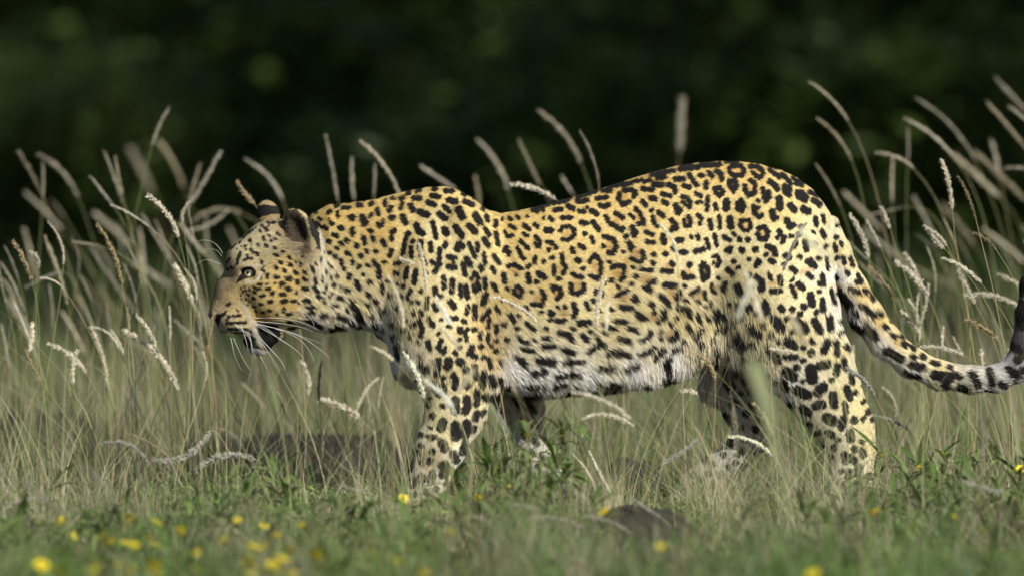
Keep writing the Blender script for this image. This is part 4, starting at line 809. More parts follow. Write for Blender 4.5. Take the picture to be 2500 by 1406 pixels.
x2, y2 = wedge(6500, .3, 8, 1.5, 3.1, .04)
x3, y3 = wedge(1500, .4, 7, 1.3, 5.1, .04)
t3 = blades('tall_grass_behind', [(x, y, U(.08, .26, len(x)), .6, U(.0016, .0035, len(x)), two(x, y, GREENS, DRYG), 3),
                                  (x2, y2, (.14 + .26 * U(0, 1, len(x2)) ** 1.5) * np.where(np.abs(x2 + .15) < .45, 1.15, .85), .6, U(.001, .0022, len(x2)), palette(len(x2), MIXED + STRAW + [(.14, .17, .08)]), 4),
                                  (x3, y3, U(.28, .55, len(x3)), .6, U(.0012, .0024, len(x3)), palette(len(x3), STRAW + MIXED), 5)], grass_m)
tag(t3, kind='stuff')
x, y = wedge(16000, 11, 26, .7, .5, .15, 1.5)
t4 = blades('shaded_forest_grass', [(x, y, U(.06, .26, len(x)), .6, U(.004, .009, len(x)), palette(len(x), GREENS), 3)], grass_m)
tag(t4, kind='stuff')

# small-leaved ground cover in cushions between the grass
nc = 560
cx_, cy_ = wedge(nc, -6.5, .4, 3.3, 2.7, .1); nc = len(cx_)
k_ = rng.integers(0, nc, 52000); rad_ = U(.03, .10, nc)
a_ = U(0, 6.28, len(k_)); q_ = np.sqrt(U(0, 1, len(k_))) * rad_[k_]
P = np.stack([cx_[k_] + q_ * np.cos(a_), cy_[k_] + q_ * np.sin(a_), U(.3, 1, len(k_)) * (.03 + .9 * (rad_[k_] - q_) * U(.6, 1.2, len(k_)))], 1)
nA = rng.normal(size=P.shape); nA[:, 2] = np.abs(nA[:, 2]); nA /= np.linalg.norm(nA, axis=1)[:, None]
nB = np.cross(nA, rng.normal(size=P.shape)); nB /= np.linalg.norm(nB, axis=1)[:, None]
sz = U(.004, .009, len(P))[:, None]
V = np.stack([P - nA * sz * .3, P + nA * sz * .6 + nB * sz * .30, P + nA * sz * 1.6, P + nA * sz * .6 - nB * sz * .30], 1).reshape(-1, 3)
cl_ = np.repeat(palette(nc, [(.11, .20, .032), (.075, .15, .025), (.14, .22, .045), (.16, .20, .06)], .3)[k_] * U(.75, 1.25, (len(k_), 1)), 4, axis=0)
gc_ = link('ground_cover', mesh('ground_cover', V, np.arange(len(V)).reshape(-1, 4), cl_), grass_m); tag(gc_, kind='stuff')

# ------------------------------------------------------------------ rocks
rock_m = bpy.data.materials.new('rock'); rock_m.use_nodes = True
nt = rock_m.node_tree; p = nt.nodes['Principled BSDF']
n1 = nt.nodes.new('ShaderNodeTexNoise'); n1.inputs['Scale'].default_value = 30; n1.inputs['Detail'].default_value = 10
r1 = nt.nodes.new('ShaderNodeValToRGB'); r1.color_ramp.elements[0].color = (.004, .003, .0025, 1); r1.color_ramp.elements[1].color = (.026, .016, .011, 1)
oi = nt.nodes.new('ShaderNodeNewGeometry'); nt.links.new(oi.outputs['Position'], n1.inputs['Vector'])
nt.links.new(n1.outputs['Fac'], r1.inputs[0]); nt.links.new(r1.outputs[0], p.inputs['Base Color'])
bp = nt.nodes.new('ShaderNodeBump'); bp.inputs['Distance'].default_value = .012; nt.links.new(n1.outputs['Fac'], bp.inputs['Height']); nt.links.new(bp.outputs[0], p.inputs['Normal'])
p.inputs['Roughness'].default_value = .9
def rock(pxx, d, w, h, dep, label, seed, group=None):
    r = np.random.default_rng(seed)
    th = np.linspace(0, math.pi, 36); ph = np.arange(56) * 2 * math.pi / 56
    D3 = np.stack([np.sin(th)[:, None] * np.cos(ph), np.sin(th)[:, None] * np.sin(ph), np.cos(th)[:, None] * np.ones(56)], -1)
    R = np.ones(D3.shape[:2])
    for k in range(14):
        v = r.normal(size=3); v /= np.linalg.norm(v)
        R = np.minimum(R, r.uniform(.55, .95) / np.maximum(D3 @ v, .05))
    R = np.minimum(R, 1.0) * (1 + .04 * np.sin(D3 @ r.normal(size=3) * 9) + .03 * np.sin(D3 @ r.normal(size=3) * 23) * np.sin(D3 @ r.normal(size=3) * 17) + r.normal(0, .008, D3.shape[:2]))
    V = (D3 * R[..., None]).reshape(-1, 3) * np.array([w / 2, dep / 2, h])
    i = np.arange(35)[:, None] * 56; j = np.arange(56)[None, :]; j2 = (j + 1) % 56
    F = np.stack([i + j, i + 56 + j, i + 56 + j2, i + j2], -1).reshape(-1, 4)
    X = px(pxx, 1200, d)[0]
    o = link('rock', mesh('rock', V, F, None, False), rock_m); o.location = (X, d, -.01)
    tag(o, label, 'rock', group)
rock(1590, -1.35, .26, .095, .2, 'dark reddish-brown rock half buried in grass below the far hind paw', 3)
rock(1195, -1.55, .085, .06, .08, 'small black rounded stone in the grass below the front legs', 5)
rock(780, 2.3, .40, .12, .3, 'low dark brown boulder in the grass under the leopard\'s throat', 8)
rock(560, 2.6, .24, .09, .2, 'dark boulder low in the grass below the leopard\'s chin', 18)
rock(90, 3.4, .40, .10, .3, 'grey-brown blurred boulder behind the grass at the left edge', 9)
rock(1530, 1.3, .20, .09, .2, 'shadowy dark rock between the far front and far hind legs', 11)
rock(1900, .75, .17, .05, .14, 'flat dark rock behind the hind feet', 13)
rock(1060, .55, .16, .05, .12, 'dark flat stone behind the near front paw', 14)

# ------------------------------------------------------------------ woodland behind, all in shade
leaf_m = mat_col('leaves', .5, .3, .35)
bark_m = bpy.data.materials.new('bark'); bark_m.use_nodes = True
nt = bark_m.node_tree; p = nt.nodes['Principled BSDF']; n1 = nt.nodes.new('ShaderNodeTexNoise'); n1.inputs['Scale'].default_value = 14; n1.inputs['Detail'].default_value = 8
r1 = nt.nodes.new('ShaderNodeValToRGB'); r1.color_ramp.elements[0].color = (.03, .022, .016, 1); r1.color_ramp.elements[1].color = (.11, .085, .06, 1)
nt.links.new(n1.outputs['Fac'], r1.inputs[0]); nt.links.new(r1.outputs[0], p.inputs['Base Color']); p.inputs['Roughness'].default_value = .95
def leaves(P, size, cols, r):
    n = len(P)
    a = r.normal(size=(n, 3)); a /= np.linalg.norm(a, axis=1)[:, None]
    b = np.cross(a, r.normal(size=(n, 3))); b /= np.linalg.norm(b, axis=1)[:, None]
    s = (size * r.uniform(.6, 1.3, n))[:, None]
    V = np.stack([P - a * s, P + b * s * .42 - a * s * .1, P + a * s, P - b * s * .42 - a * s * .1], 1).reshape(-1, 3)
    c = np.array(cols)[r.integers(0, len(cols), n)] * r.uniform(.7, 1.3, (n, 1))
    return V, np.arange(4 * n).reshape(-1, 4), np.repeat(c, 4, axis=0)
def cloud(n, rx, ry, rz, clumps, r):
    cc = r.normal(size=(clumps, 3)); cc /= np.linalg.norm(cc, axis=1)[:, None]; cc *= r.uniform(.35, .95, (clumps, 1))
    k = r.integers(0, clumps, n)
    P = cc[k] + r.normal(0, .19, (n, 3))
    return P * np.array([rx, ry, rz])
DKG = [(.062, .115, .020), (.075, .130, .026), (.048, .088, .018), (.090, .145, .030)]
LIT_GREENS = [(.17, .25, .07), (.15, .22, .06), (.20, .27, .08)]  # sunlit patches of the background put into lighter leaf colours
def crown_mesh(seed, n, rx, ry, rz, size, cols, clumps=38):
    r = np.random.default_rng(seed); P = cloud(n, rx, ry, rz, clumps, r)
    V, F, C = leaves(P, size, cols, r)
    return mesh('crown', V, F, C)
def trunk_mesh(h, r0, seed):
    r = np.random.default_rng(seed); B = Bag()
    P = np.array([[.15 * math.sin(t * 3 + seed), .1 * math.cos(t * 2), t * h] for t in np.linspace(0, 1, 9)])
    V, F = tube(P, np.linspace(r0, r0 * .45, 9), 10); B.add(V, F, (.1, .1, .1))
    for k in range(6):
        a = r.uniform(0, 6.28); s = P[4 + k % 4]; e = s + np.array([math.cos(a) * 2.4, math.sin(a) * 2.4, 1.6])
        V, F = tube(bez(s, s + (e - s) * .3 + [0, 0, .1], s + (e - s) * .7 + [0, 0, .4], e, 6), np.linspace(r0 * .4, r0 * .1, 6), 6); B.add(V, F, (.1, .1, .1))
    return B.mesh('trunk', True)
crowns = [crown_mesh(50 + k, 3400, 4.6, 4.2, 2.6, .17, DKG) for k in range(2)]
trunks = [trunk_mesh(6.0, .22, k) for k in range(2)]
tree_spots = [(2.5, 5.6), (6.9, 4.6), (-2.9, 7.0), (10.8, 8.2), (14.5, 11), (3.2, 12.0), (-4.6, 13), (3.9, 17.5), (8.5, 16), (12.5, 18), (-7, 21), (-3.4, 25), (4.8, 25), (10, 26), (-9, 30), (3.6, 34), (7.5, 36), (-5, 38)]  # unseen trees out of frame, added so their crowns shade the background
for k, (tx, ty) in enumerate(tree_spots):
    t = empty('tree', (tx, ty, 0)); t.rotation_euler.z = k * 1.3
    tag(t, 'tall unseen tree of the wood, added out of frame to shade the background', 'tree', 'unseen trees added to shade the background')
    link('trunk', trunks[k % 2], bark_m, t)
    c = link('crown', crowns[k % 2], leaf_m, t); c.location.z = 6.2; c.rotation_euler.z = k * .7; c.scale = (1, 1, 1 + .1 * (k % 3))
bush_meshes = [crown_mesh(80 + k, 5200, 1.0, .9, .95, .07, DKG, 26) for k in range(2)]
lit_bush_mesh = crown_mesh(90, 4200, 1.0, .9, .95, .06, LIT_GREENS, 18)
stems_mesh = trunk_mesh(1.0, .03, 4)
def bush(x, d, r, rz, me, label, group=None, k=0, zc=None):
    b = empty('bush', (x, d, 0)); b.rotation_euler.z = k * 2.1
    tag(b, label, 'bush', group)
    s = link('stem', stems_mesh, bark_m, b); s.scale = (r * .3, r * .3, rz * .9)
    c = link('foliage', me, leaf_m, b); c.location.z = zc or rz * .92; c.scale = (r, r, rz)
nb = 0
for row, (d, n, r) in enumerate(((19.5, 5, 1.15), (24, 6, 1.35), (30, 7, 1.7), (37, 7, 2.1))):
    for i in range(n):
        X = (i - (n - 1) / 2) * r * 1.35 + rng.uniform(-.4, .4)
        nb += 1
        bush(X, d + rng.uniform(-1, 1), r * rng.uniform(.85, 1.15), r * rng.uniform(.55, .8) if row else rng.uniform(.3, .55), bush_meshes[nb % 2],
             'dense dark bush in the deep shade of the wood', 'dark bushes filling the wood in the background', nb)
for (x_, y_, d, r, rz, lab) in ((30, 250, 19.5, .40, .30, 'paler green bush at the left edge of the dark background'), (235, 265, 18.5, .46, .30, 'paler green bush at the upper left, second from the left edge'),
                                (1050, 150, 26, .32, .34, 'faint bush with sun put into its leaf colour, in the dark background above the shoulder'), (1260, 180, 27, .3, .40, 'faint narrow bush in the dark background above the dip of the back'), (1720, 170, 25, .55, .34, 'broad faint bush in the dark background above the hips')):
    bush(px(x_, y_, d)[0], d, r, rz, lit_bush_mesh, lab, None, int(x_), px(x_, y_, d)[2])
# closing mass of the wood
r_ = np.random.default_rng(5)
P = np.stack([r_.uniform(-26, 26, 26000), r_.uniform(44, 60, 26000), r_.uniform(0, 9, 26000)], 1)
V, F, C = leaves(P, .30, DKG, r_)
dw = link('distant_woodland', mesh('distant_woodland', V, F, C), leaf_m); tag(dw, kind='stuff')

# ------------------------------------------------------------------ grass stalks with bristly seed heads
# tip, base of the head (photo px), blur in photo px (+ behind, - in front), width px, arch ; label
STALKS = """
45,370 100,470 15 24;105,400 105,485 14 18;95,378 190,480 18 22 .2;255,370 300,495 12 20;282,380 300,478 12 16;220,430 278,505 10 18;415,262 372,355 12 20;390,345 450,460 26 32;320,365 370,465 36 34;541,368 457,508 12 24;490,402 462,500 16 16;600,390 690,490 16 24 .2;795,330 825,490 12 18;860,385 865,488 14 18;880,345 975,476 10 22 .15;916,400 912,480 12 14;1025,405 1110,462 15 22;1165,342 1240,462 18 24 .15;1265,340 1320,452 16 24
1315,270 1418,398 16 26 .15;1415,320 1462,452 8 18;1160,430 1170,505 18 20;1370,430 1400,476 16 20;1665,240 1658,372 24 34;1975,200 2070,295 12 22 .12;1995,290 2080,395 12 22 .15;1990,400 2052,505 12 16;2140,374 2230,412 12 22 .2;2210,290 2330,385 14 22 .12;2235,240 2380,392 17 24 .15;2180,385 2178,492 16 18;2216,310 2216,400 16 14;2410,250 2505,362 16 22;2430,190 2505,272 20 24;2460,258 2510,300 14 18;2330,380 2440,482 22 26;2380,372 2505,492 20 26;2450,412 2520,414 14 16;2420,340 2442,442 20 20
2060,470 2150,562 22 24;2230,480 2290,602 20 20;2110,560 2215,640 24 24;2300,500 2380,600 24 26;2400,560 2500,640 22 22;2200,640 2330,700 26 24
110,580 165,742 9 22;175,590 240,600 9 14;10,600 45,682 9 16;2,640 60,762 9 14;345,520 412,632 14 20;380,540 420,642 14 16;450,565 560,510 16 22 -.2;470,540 590,520 18 22 .3;440,545 500,622 14 18;258,740 272,852 12 16;465,822 502,902 9 16;2,790 22,902 8 16;220,600 330,762 17 20;120,692 130,802 12 16;62,702 150,662 12 14;190,720 242,832 14 18;425,780 500,848 9 26;60,470 150,560 24 26;230,520 320,600 26 28;320,640 420,700 22 24;20,730 90,840 18 20;150,760 210,870 16 18;340,560 350,700 20 20;500,600 560,700 26 24;480,700 510,800 24 20;60,560 90,680 22 22;560,560 600,640 26 22
985,862 1035,972 -5 16 .1;902,845 962,880 -8 16;1065,730 1100,792 -9 20;1070,792 1122,852 -9 20;590,740 640,850 -12 18;1210,1000 1242,1062 -9 14;1040,930 1112,1010 -12 20;1818,660 1862,782 -14 22;1955,560 2012,622 -18 30;1930,770 1972,842 -16 26;1840,690 1800,780 -18 20;945,672 985,802 -8 18 .1;1485,740 1480,812 -8 14;1400,958 1542,1022 -9 18 .1;1595,990 1616,1052 7 10;1790,990 1800,1062 -8 12;1450,1040 1472,1102 8 14;1160,900 1120,960 -16 20;1230,870 1260,960 -12 18;1060,900 1010,840 -18 18
245,1085 360,1125 -6 12 .25;510,1045 592,1090 -9 16 .2;2,1250 120,1225 -8 16 .2;1245,1232 1370,1290 -10 20 .15;1290,1265 1432,1290 -12 22 .1;1540,1218 1612,1262 -10 18;2350,1172 2452,1202 -10 18;822,1182 902,1202 -8 12;1150,1262 1252,1302 -10 18;1420,1260 1540,1300 -12 20 .1;2390,1000 2400,1120 -14 18;60,1180 150,1260 -20 20;200,1130 290,1240 -22 13
"""
SHARP = """
578,445 622,500 5 15|olive seed head standing just behind the far ear
1245,450 1357,487 5 15 .1|pale seed head lying low behind the dip of the back
362,478 436,580 3 15 .12|crisp white seed head at upper left, highest sharp one left of the face
32,588 78,686 3 15 .05|brownish bristly seed head near the left edge
238,548 298,692 3 14 .08|slender tan seed head on an upright stalk left of the face
425,648 470,742 4 18 .05|thick cream seed head level with the muzzle, left of it
310,750 315,812 3 8|small green-tan spike at left below the slender tan head
413,748 415,832 3 9|small upright speckled spike between the left clump and the muzzle
335,770 385,862 3 13 .1|pale seed head leaning over the longest drooping one at left
222,798 262,952 4 13 .08|long upright cream seed head at lower left
118,840 210,910 5 15 .12|whitish seed head pointing up-left at the lower left
300,805 435,952 5 16 .14|longest drooping white seed head at left, below the muzzle
531,735 505,882 -3 11 .04|thin golden seed head crossing the leopard's nose
60,850 100,930 3 12|brown twisted seed spike at far left below the brownish bristly one
165,900 175,972 4 8|short green spike at lower left
2298,390 2325,512 3 14 .05|tall cream seed head above the tail at right
2340,432 2382,535 2 11 .05|dark brown seed head beside the tall cream one at right
2075,525 2121,630 4 15 .08|white seed head just right of the rump
2254,552 2312,602 3 11 .1|short pale seed head over the middle of the tail
2371,568 2432,610 2 11 .12|small arched seed head below the dark brown one
2118,650 2180,732 4 14 .1|tan seed head hanging beside the upper tail
2185,640 2266,726 5 17 .1|plump beige seed head right of the one beside the upper tail
2208,618 2240,682 6 12|faint seed head tucked behind the plump beige one
2300,630 2396,692 2 12 .1|speckled seed head pointing left over the tail bend
2340,660 2382,742 4 14|blurry seed head hanging under the speckled one
2354,722 2490,752 5 16 .15|arched cream seed head nearly level at the right edge
2435,670 2505,712 6 16|soft seed head touching the right edge above the level one
2358,780 2438,832 3 16 .1|brown-tipped seed head near the dark tail tip
2200,760 2246,816 3 14|whitish ragged seed head on the tail's upper bend
2245,848 2352,866 3 12 .1|thin seed head lying along the top of the tail
2065,898 2136,966 -2 15 .12|grey bristly seed head beside the hock
1607,545 1655,640 -3 11 .15|white curved seed head crossing the middle of the flank
1968,545 1912,662 -4 12 .05|grey seed head on a green stem crossing the thigh
1021,595 1040,712 -3 13 .05|upright white seed head crossing the shoulder
1200,722 1327,800 -3 13 .1|white seed head slanting behind the elbow across the ribs
1474,680 1455,802 -3 15 .05|ragged cream seed head crossing the lower ribs
785,880 780,982 3 10|grey upright spike under the throat
680,958 696,1012 4 9|small green-yellow spike in the grass below the chin
782,978 880,1022 5 22 .1|fat cream seed head below the throat
975,630 1012,645 -4 12|little seed head crossing the front of the shoulder
1690,862 1746,932 -3 14 .25|drooping tan seed head at the groin
1664,955 1722,992 4 13 .3|hooked seed head between belly and far hind leg
1840,985 1886,1062 -4 13 .1|tan seed head leaning over the far hock
1780,1065 1886,1112 -4 12 .15|pale seed head crossing the far hind foot
1420,1022 1547,1042 5 14 .2|arched white seed head under the belly
1702,1072 1615,1132 -4 13 -.06|grey seed head pointing up-right before the far hind foot
1880,850 1952,860 -5 12|short level seed head crossing the near shank
376,1122 515,1050 -3 20 -.22|thick grey arching seed head low at left
478,1150 625,1122 -3 20 .22|second grey arching seed head, nearest the ground at left
2130,1012 2230,1060 3 10 .1|thin purple-grey seed head right of the hind foot
2412,1060 2370,1150 3 11 -.1|upright grey seed head low at the right
895,1122 882,1232 -3 8|rusty thin spike left of the near front foot
318,1058 420,1122 -2 7|fine golden seed spray pointing left, low at left
1440,1102 1490,1202 -2 9|fine toothed spike right of the far front paw
1398,1108 1455,1200 -2 8 .1|curved fine toothed spike beside the far front paw
"""
head_m = mat_col('seed_head', .7, .42, .2)
stem_m = mat_col('stalk_stem', .5, .3, .35)
def depth_of(b):
    k = 138.0 / 1000 * S
    return CAM_D * b / (k - b) if b > 0 else CAM_D * b / (k - b)
def seed_head(P, R, c, r, fine):
    """P spine points tip..base, R radius"""
    B = Bag(); n = len(P)
    prof = np.interp(np.linspace(0, 1, n), [0, r.uniform(.08, .3), r.uniform(.45, .6), r.uniform(.75, .9), 1], [.12, .42, .5, .4, .15]) * (1 + .18 * np.sin(np.arange(n) * 2.3 + r.uniform(0, 6)))
    V, F = tube(P, R * prof, 6); B.add(V, F, c * .82)
    seg = np.linalg.norm(np.diff(P, axis=0), axis=1).sum()
    m = int(seg / .0016 * (4.2 if fine else 3) * r.uniform(.75, 1.1))
    t = r.random(m) ** .95; idx = t * (n - 1); i0 = np.minimum(idx.astype(int), n - 2); f = (idx - i0)[:, None]
    pos = P[i0] * (1 - f) + P[i0 + 1] * f
    ax = P[i0] - P[i0 + 1]; ax /= np.linalg.norm(ax, axis=1)[:, None] + 1e-9
    rd = r.normal(size=(m, 3)); rd -= ax * (rd * ax).sum(1)[:, None]; rd /= np.linalg.norm(rd, axis=1)[:, None] + 1e-9
    rr = R * np.interp(t, np.linspace(0, 1, n), prof)[:, None]
    L = (R * r.uniform(.75, 1.35, m))[:, None]
    dr = ax * r.uniform(.6, 1.1, (m, 1)) + rd * r.uniform(.35, 1.0, (m, 1)); dr /= np.linalg.norm(dr, axis=1)[:, None]
    w = np.cross(dr, r.normal(size=(m, 3))); w /= np.linalg.norm(w, axis=1)[:, None] + 1e-9
    a = pos + rd * rr * .75
    wd = (R * r.uniform(.16, .30, m))[:, None]
    V = np.stack([a, a + dr * L * .45 + w * wd, a + dr * L, a + dr * L * .45 - w * wd], 1).reshape(-1, 3)
    B.add(V, np.arange(4 * m).reshape(-1, 4), np.repeat(c * r.uniform(.75, 1.3, (m, 1)), 4, axis=0))
    # bristles
    mb = m // 2
    a = pos[:mb] + rd[:mb] * rr[:mb]; e = a + (ax[:mb] * .8 + rd[:mb] * .9) * R * r.uniform(.8, 1.5, (mb, 1))
    o = w[:mb] * .00016
    V = np.stack([a - o, a + o, e + o * .3, e - o * .3], 1).reshape(-1, 3)
    B.add(V, np.arange(4 * mb).reshape(-1, 4), np.broadcast_to(c * 1.15, (4 * mb, 3)))
    return B
def stalk(t, b, blur, width, arch, label, group, seed):
    r = np.random.default_rng(1000 + seed)
    d = depth_of(blur)
    P0, P1 = px(*t, d), px(*b, d)
    if P1[2] < .03:                        # too far back for its height: bring it forward until it stands on the ground
        z0 = (GROUND_PY - b[1]) / S; k = (CAM_H - .05) / (CAM_H - z0); d = CAM_D * (k - 1); P0, P1 = px(*t, d), px(*b, d)
    P0[1] += r.uniform(-.02, .02)
    v = P1 - P0; L = np.linalg.norm(v)
    perp = np.array([-v[2], 0, v[0]]); perp = perp / (np.linalg.norm(perp) + 1e-9)
    if perp[2] < 0: perp = -perp
    mid = (P0 + P1) / 2 + perp * arch * L * (1.0 if blur >= 7 else 1.5)
    ts = np.linspace(0, 1, 11)[:, None]
    sp = (1 - ts) ** 2 * P0 + 2 * (1 - ts) * ts * mid + ts * ts * P1
    kk = (CAM_D + d) / CAM_D
    tone = r.uniform(.8, 1.15) if blur < 7 and blur > -30 else r.uniform(.5, .95)
    c = np.array((.74, .69, .55)) * tone
    if label and ('brown' in label or 'rusty' in label or 'golden' in label or 'tan ' in label or 'olive' in label): c = np.array((.42, .34, .20)) * (.6 if 'dark brown' in label else 1)
    if label and 'green' in label.split(' on ')[0]: c = np.array((.38, .40, .2))
    if label and ('grey' in label): c = np.array((.42, .40, .35))
    if not label or 'seed head' in label and abs(blur) >= 7: c = c * np.array([(1, 1, 1), (1, .98, .92), (.80, .77, .66), (.92, .92, .92), (1.1, 1.1, 1.06)][r.integers(0, 5)])
    if blur < 0 and not (label and ('grey' in label or 'rusty' in label or 'golden' in label)): c = np.minimum(c * 1.22, .92)
    o = empty('grass_stalk', (0, 0, 0))
    # stem leaves the head along its axis, then turns down to the ground
    dirv = P1 - mid; dirv /= np.linalg.norm(dirv) + 1e-9
    gz = -.01; drop = P1[2] - gz
    gxp = P1[0] + dirv[0] * drop * .35 + r.uniform(-.06, .06); gyp = P1[1] + r.uniform(-.06, .06)
    G = np.array([gxp, gyp, gz])
    C1 = P1 + dirv * min(drop * .35, .16) if dirv[2] < .3 else P1 + np.array([dirv[0], 0, .2]) * .04
    C2 = G + np.array([r.uniform(-.02, .02), 0, drop * .5])
    st = bez(P1, C1, C2, G, 12)
    o.location = tuple(G)
    V, F = tube(st - G, np.linspace(.00055, .0011, 12), 5)
    sc = np.array((.30, .33, .14)) if r.random() < .55 else np.array((.42, .36, .2))
    link('stem', mesh('stem', V, F, np.broadcast_to(sc, (len(V), 3)), True), stem_m, o)
    B = seed_head(sp - G, width / 2 / S * kk * ((.52 if blur > 0 else .75) * r.uniform(.75, 1.15) if abs(blur) >= 7 else .92), c, r, abs(blur) < 7)
    link('seed_head', B.mesh('seed_head'), head_m, o)
    tag(o, label, 'grass stalk', group)
def parse(tok):
    q = tok.split(); a = tuple(float(z) for z in q[0].split(',')); b = tuple(float(z) for z in q[1].split(','))
    return a, b, float(q[2]), float(q[3]), float(q[4]) if len(q) > 4 else float(np.random.default_rng(int(a[0] + 7 * a[1])).normal(.02, .045))
seed = 0
for tok in STALKS.replace('\n', ';').split(';'):
    if not tok.strip(): continue
    a, b, bl, w, ar = parse(tok); seed += 1
    if b[1] > 1040: lb, gp_ = 'blurred grey-cream seed head drooping low over the foreground turf', 'blurred low seed heads in the foreground'
    elif bl < 0: lb, gp_ = 'out-of-focus seed head hanging between the camera and the leopard\'s body', 'blurred seed heads in front of the leopard'
    elif a[0] < 720: lb, gp_ = 'soft out-of-focus seed head in the tall grass left of the leopard\'s head', 'blurred seed heads left of the leopard'
    elif a[0] < 1900: lb, gp_ = 'soft pale seed head rising behind the leopard\'s back or under its belly', 'blurred seed heads behind the leopard\'s back'
    else: lb, gp_ = 'soft out-of-focus seed head in the tall grass behind the tail', 'blurred seed heads behind the tail'
    stalk(a, b, bl, w, ar, lb, gp_, seed)
for line in SHARP.strip().split('\n'):
    tok, lab = line.split('|'); a, b, bl, w, ar = parse(tok); seed += 1
    stalk(a, b, bl, w, ar, lab, None, seed)

# more of the tangle on both sides: thinner heads, other bends and ages
q_ = np.random.default_rng(31)
for i in range(110):
    left = i < 40 or i >= 98
    tx = q_.uniform(-10, 510) if left else q_.uniform(2070, 2510)
    if 74 <= i < 86: tx = q_.uniform(560, 960)
    ty = q_.uniform(470, 960) if not 74 <= i < 86 else q_.uniform(880, 1040)
    an_ = q_.normal(-.42, .38); Ln = q_.uniform(45, 120)
    bl = float(q_.choice([3.5, 5, 8, 11, 15, 19, 23]))
    b_ = (tx - Ln * math.sin(an_), ty + Ln * math.cos(an_))
    seed += 1
    if bl < 7: lb, gp_ = ('thin fairly sharp seed head in the tangle left of the leopard' if left else 'thin fairly sharp seed head in the tangle right of the rump or under the throat'), ('thin sharp seed heads at left' if left else 'thin sharp seed heads at right and under the throat')
    else: lb, gp_ = ('faint thin blurred seed head deep in the tangle left of the leopard' if left else 'faint thin blurred seed head deep in the tangle around the tail or throat'), ('thin blurred seed heads at left' if left else 'thin blurred seed heads around the tail and throat')
    stalk((tx, ty), b_, bl, q_.uniform(7, 14), q_.uniform(-.06, .22), lb, gp_, seed)

# ------------------------------------------------------------------ herbs with yellow flowers
herb_m = mat_col('herb_leaf', .45, .35, .4)
petal_m = mat_col('petal', .5, .35, .3)
rr_ = np.random.default_rng(77)
def leaf_shape(L, W, bend, c):
    K = 5; t = np.linspace(0, 1, K + 1)
    w = W * np.sin(np.pi * np.clip(t * .92 + .06, 0, 1)) ** .8 * .5
    P = np.stack([t * L, 0 * t, bend * L * (t - 1.6 * t * t)], 1)
    V = np.stack([P + np.stack([0 * t, w, .25 * w], 1), P, P - np.stack([0 * t, w, -.25 * w], 1)], 1).reshape(-1, 3)
    F = []
    for i in range(K):
        for j in (0, 1): F.append((3 * i + j, 3 * i + j + 1, 3 * i + 4 + j, 3 * i + 3 + j))
    return mesh('leaf', V, np.array(F), np.broadcast_to(np.array(c), (len(V), 3)), True)
LEAFS = [leaf_shape(.036, .0055, b_, c_) for b_, c_ in ((.3, (.10, .17, .035)), (.6, (.13, .20, .05)), (.1, (.085, .14, .035)), (.9, (.16, .21, .07)))]
def flower_mesh(r):
    B = Bag(); n = 7
    for k in range(n):
        a = k * 2 * math.pi / n + r.uniform(-.15, .15); L = .0085 * r.uniform(.85, 1.1)
        ca, sa = math.cos(a), math.sin(a)
        P = np.array([[.001, -.0012, 0], [.001, .0012, 0], [L * .6, .0028, .0022], [L * .6, -.0028, .0022], [L, .0016, .0012], [L, -.0016, .0012]])
        P[:, 0:2] = np.stack([P[:, 0] * ca - P[:, 1] * sa, P[:, 0] * sa + P[:, 1] * ca], 1)
        B.add(P, np.array([[0, 1, 2, 3], [3, 2, 4, 5]]), (.80, .68, .03))
    return B.mesh('flower')
fl_meshes = [flower_mesh(rr_) for _ in range(3)]
def centre_mesh():
    th = np.linspace(0, math.pi, 6); ph = np.arange(8) * math.pi / 4
    V = np.stack([np.sin(th)[:, None] * np.cos(ph) * .0026, np.sin(th)[:, None] * np.sin(ph) * .0026, np.cos(th)[:, None] * np.ones(8) * .0018 + .001], -1).reshape(-1, 3)
    i = np.arange(5)[:, None] * 8; j = np.arange(8)[None, :]; j2 = (j + 1) % 8
    return mesh('flower_centre', V, np.stack([i + j, i + 8 + j, i + 8 + j2, i + j2], -1).reshape(-1, 4), np.broadcast_to(np.array((.55, .33, .02)), (48, 3)), True)
cen = centre_mesh()
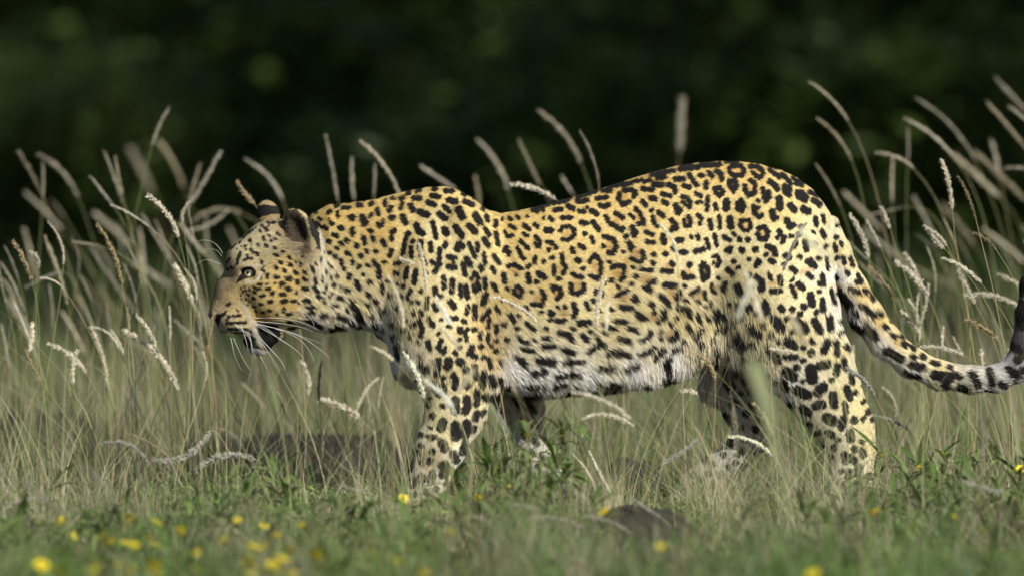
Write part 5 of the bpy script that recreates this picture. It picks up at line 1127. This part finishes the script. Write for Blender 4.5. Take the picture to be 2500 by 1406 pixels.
def herb(fx, fy, hz, label, group, nleaf=9, flowers=1, scale=1.0, big=1.0):
    z0 = (GROUND_PY - fy) / S; k = (CAM_H - hz) / (CAM_H - z0); d = CAM_D * (k - 1)
    T = px(fx, fy, d)
    G = np.array([T[0] + rr_.uniform(-.02, .02), d + rr_.uniform(-.01, .01), -.01])
    o = empty('flowering_herb' if flowers else 'leafy_herb', tuple(G)); tag(o, label, 'herb', group)
    B = Bag(); T = T - G
    tips = [T] + [T * .75 + np.array([rr_.uniform(-.05, .05), rr_.uniform(-.04, .04), rr_.uniform(-.03, .02)]) * scale for _ in range(2 + flowers)]
    curves = []
    for e in tips:
        C_ = bez(np.zeros(3), np.array([0, 0, e[2] * .4]), e * .7 + np.array([0, 0, e[2] * .1]), e, 7); curves.append(C_)
        V, F = tube(C_, np.linspace(.0014, .0007, 7), 5); B.add(V, F, (.12, .16, .05))
    link('stem', B.mesh('stem', True), stem_m, o)
    for i in range(nleaf):
        C_ = curves[i % len(curves)]; at_ = C_[rr_.integers(2, 7)]
        l = link('leaf', LEAFS[rr_.integers(0, 4)], herb_m, o); l.location = tuple(at_)
        l.rotation_euler = (rr_.uniform(-.5, .5), rr_.uniform(-1.1, .1), rr_.uniform(0, 6.28)); s = rr_.uniform(.7, 1.4) * scale; l.scale = (s, s, s)
    for i in range(flowers):
        f = link('flower', fl_meshes[i % 3], petal_m, o); f.location = tuple(tips[i]); f.rotation_euler = (rr_.uniform(.2, 1.1), rr_.uniform(-.5, .5), rr_.uniform(0, 6)); s = rr_.uniform(.85, 1.3) * big; f.scale = (s, s, s)
        link('flower_centre', cen, petal_m, f)
FL = [(150, 1270, 1.3), (250, 1308, 1.5), (382, 1276, 1.4), (440, 1296, 1.4), (580, 1270, 1.2), (622, 1338, 2.0), (648, 1330, 1.6), (710, 1342, 1.6), (688, 1364, 1.4), (375, 1383, 1.6), (232, 1374, 1.2), (100, 1381, 1.6), (850, 1266, 1.3), (735, 1282, 1.0), (312, 1262, 1.3), (545, 1318, 1.2), (785, 1382, 1.0), (480, 1350, 1.0), (900, 1330, .9), (330, 1330, 1.0)]
for x_, y_, s_ in FL:
    herb(x_, y_, rr_.uniform(.07, .10), 'blurred yellow-flowered low green herb in the lower left turf', 'yellow-flowered herbs in the lower left foreground', 10, 3, 1.0, s_)
for x_, y_, s_ in [(2137, 1250, 1.4), (2396, 1296, 1.5), (1985, 1402, 1.4), (2330, 1262, 1.0), (2225, 1288, .9), (1745, 1316, .9), (1612, 1334, 1.1), (1475, 1249, 1.0), (1100, 1298, .8), (1036, 1402, 1.0)]:
    herb(x_, y_, rr_.uniform(.07, .10), 'single yellow flower low in the turf below or right of the leopard\'s feet', 'scattered yellow-flowered herbs in the lower right foreground', 10, 1, 1.0, s_)
for x_, y_, hz, lab in [(1372, 1060, .20, 'tall leafy herb with a yellow flower in front of the far front leg'), (1290, 1062, .21, 'tall bright green herb left of the one before the far front leg'), (1212, 1142, .13, 'green herb with an orange-yellow flower right of the near front leg'),
                         (1168, 1176, .10, 'low herb with a yellow flower at the heel of the near front paw'), (1170, 1216, .09, 'low herb with a double yellow flower below the near front paw'), (1250, 1186, .10, 'herb with a small yellow flower between the front feet'), (984, 1216, .08, 'herb with a yellow flower left of the near front paw'),
                         (2152, 1112, .13, 'fine-leaved herb with a yellow flower touching the near hind foot'), (2302, 1108, .14, 'bushy green herb with a yellow flower at right'), (2246, 1140, .12, 'low green herb between the hind foot and the bushy one'), (2492, 1145, .12, 'herb with a yellow flower cut by the right edge'), (2460, 1228, .08, 'small herb with a flat yellow flower near the right edge')]:
    herb(x_, y_, hz, lab, None, 42, 1, 1.9, 1.2)
k_ = 0
for x_, y_ in [(1230, 1090), (1320, 1110), (1180, 1120), (1260, 1130), (1340, 1150), (2180, 1150), (2120, 1180), (2210, 1190), (2280, 1170), (2350, 1120), (2400, 1060), (2440, 1130), (560, 1150), (620, 1170), (680, 1160), (740, 1190), (500, 1200), (600, 1220), (820, 1230), (1450, 1220), (2080, 1210), (300, 1250), (1000, 1290), (880, 1240), (1820, 1240), (2380, 1200), (40, 1290), (700, 1230), (1960, 1250), (2030, 1290), (120, 1200), (210, 1240), (420, 1240), (530, 1260), (660, 1280), (760, 1260), (340, 1300), (180, 1340), (480, 1320), (800, 1330), (590, 1390), (60, 1260), (1340, 1250), (1120, 1240), (2120, 1260), (2260, 1230), (2440, 1180), (2340, 1200), (2200, 1330), (2420, 1340), (2060, 1380), (1900, 1350)]:
    herb(x_, y_, rr_.uniform(.09, .15) if y_ < 1190 else rr_.uniform(.06, .1), 'flowerless leafy green herb standing in the turf', 'leafy green herbs without flowers', 22, 0, 1.7)
# the long blurred green blade hanging before the hind legs
P = bez(px(1835, 868, -5.2), px(1870, 960, -5.2), px(1905, 1050, -5.2), px(1960, 1400, -5.2) * np.array([1, 1, 0]), 16)
wv = np.interp(np.linspace(0, 1, 16), [0, .12, .35, .6, 1], [.002, .013, .010, .003, .002])
V = np.stack([P + np.array([1, 0, .4]) * wv[:, None], P + np.array([0, .004, 0]), P - np.array([1, 0, .4]) * wv[:, None]], 1).reshape(-1, 3)
F = [(3 * i + j, 3 * i + 3 + j, 3 * i + 4 + j, 3 * i + 1 + j) for i in range(15) for j in (0, 1)]
bl_ = link('broad_leaved_grass', mesh('broad_leaved_grass', V, np.array(F), np.broadcast_to(np.array((.30, .34, .17)), (len(V), 3)), True), herb_m)
tag(bl_, 'broad pale green blade out of focus before the gap between the hind legs', 'grass')
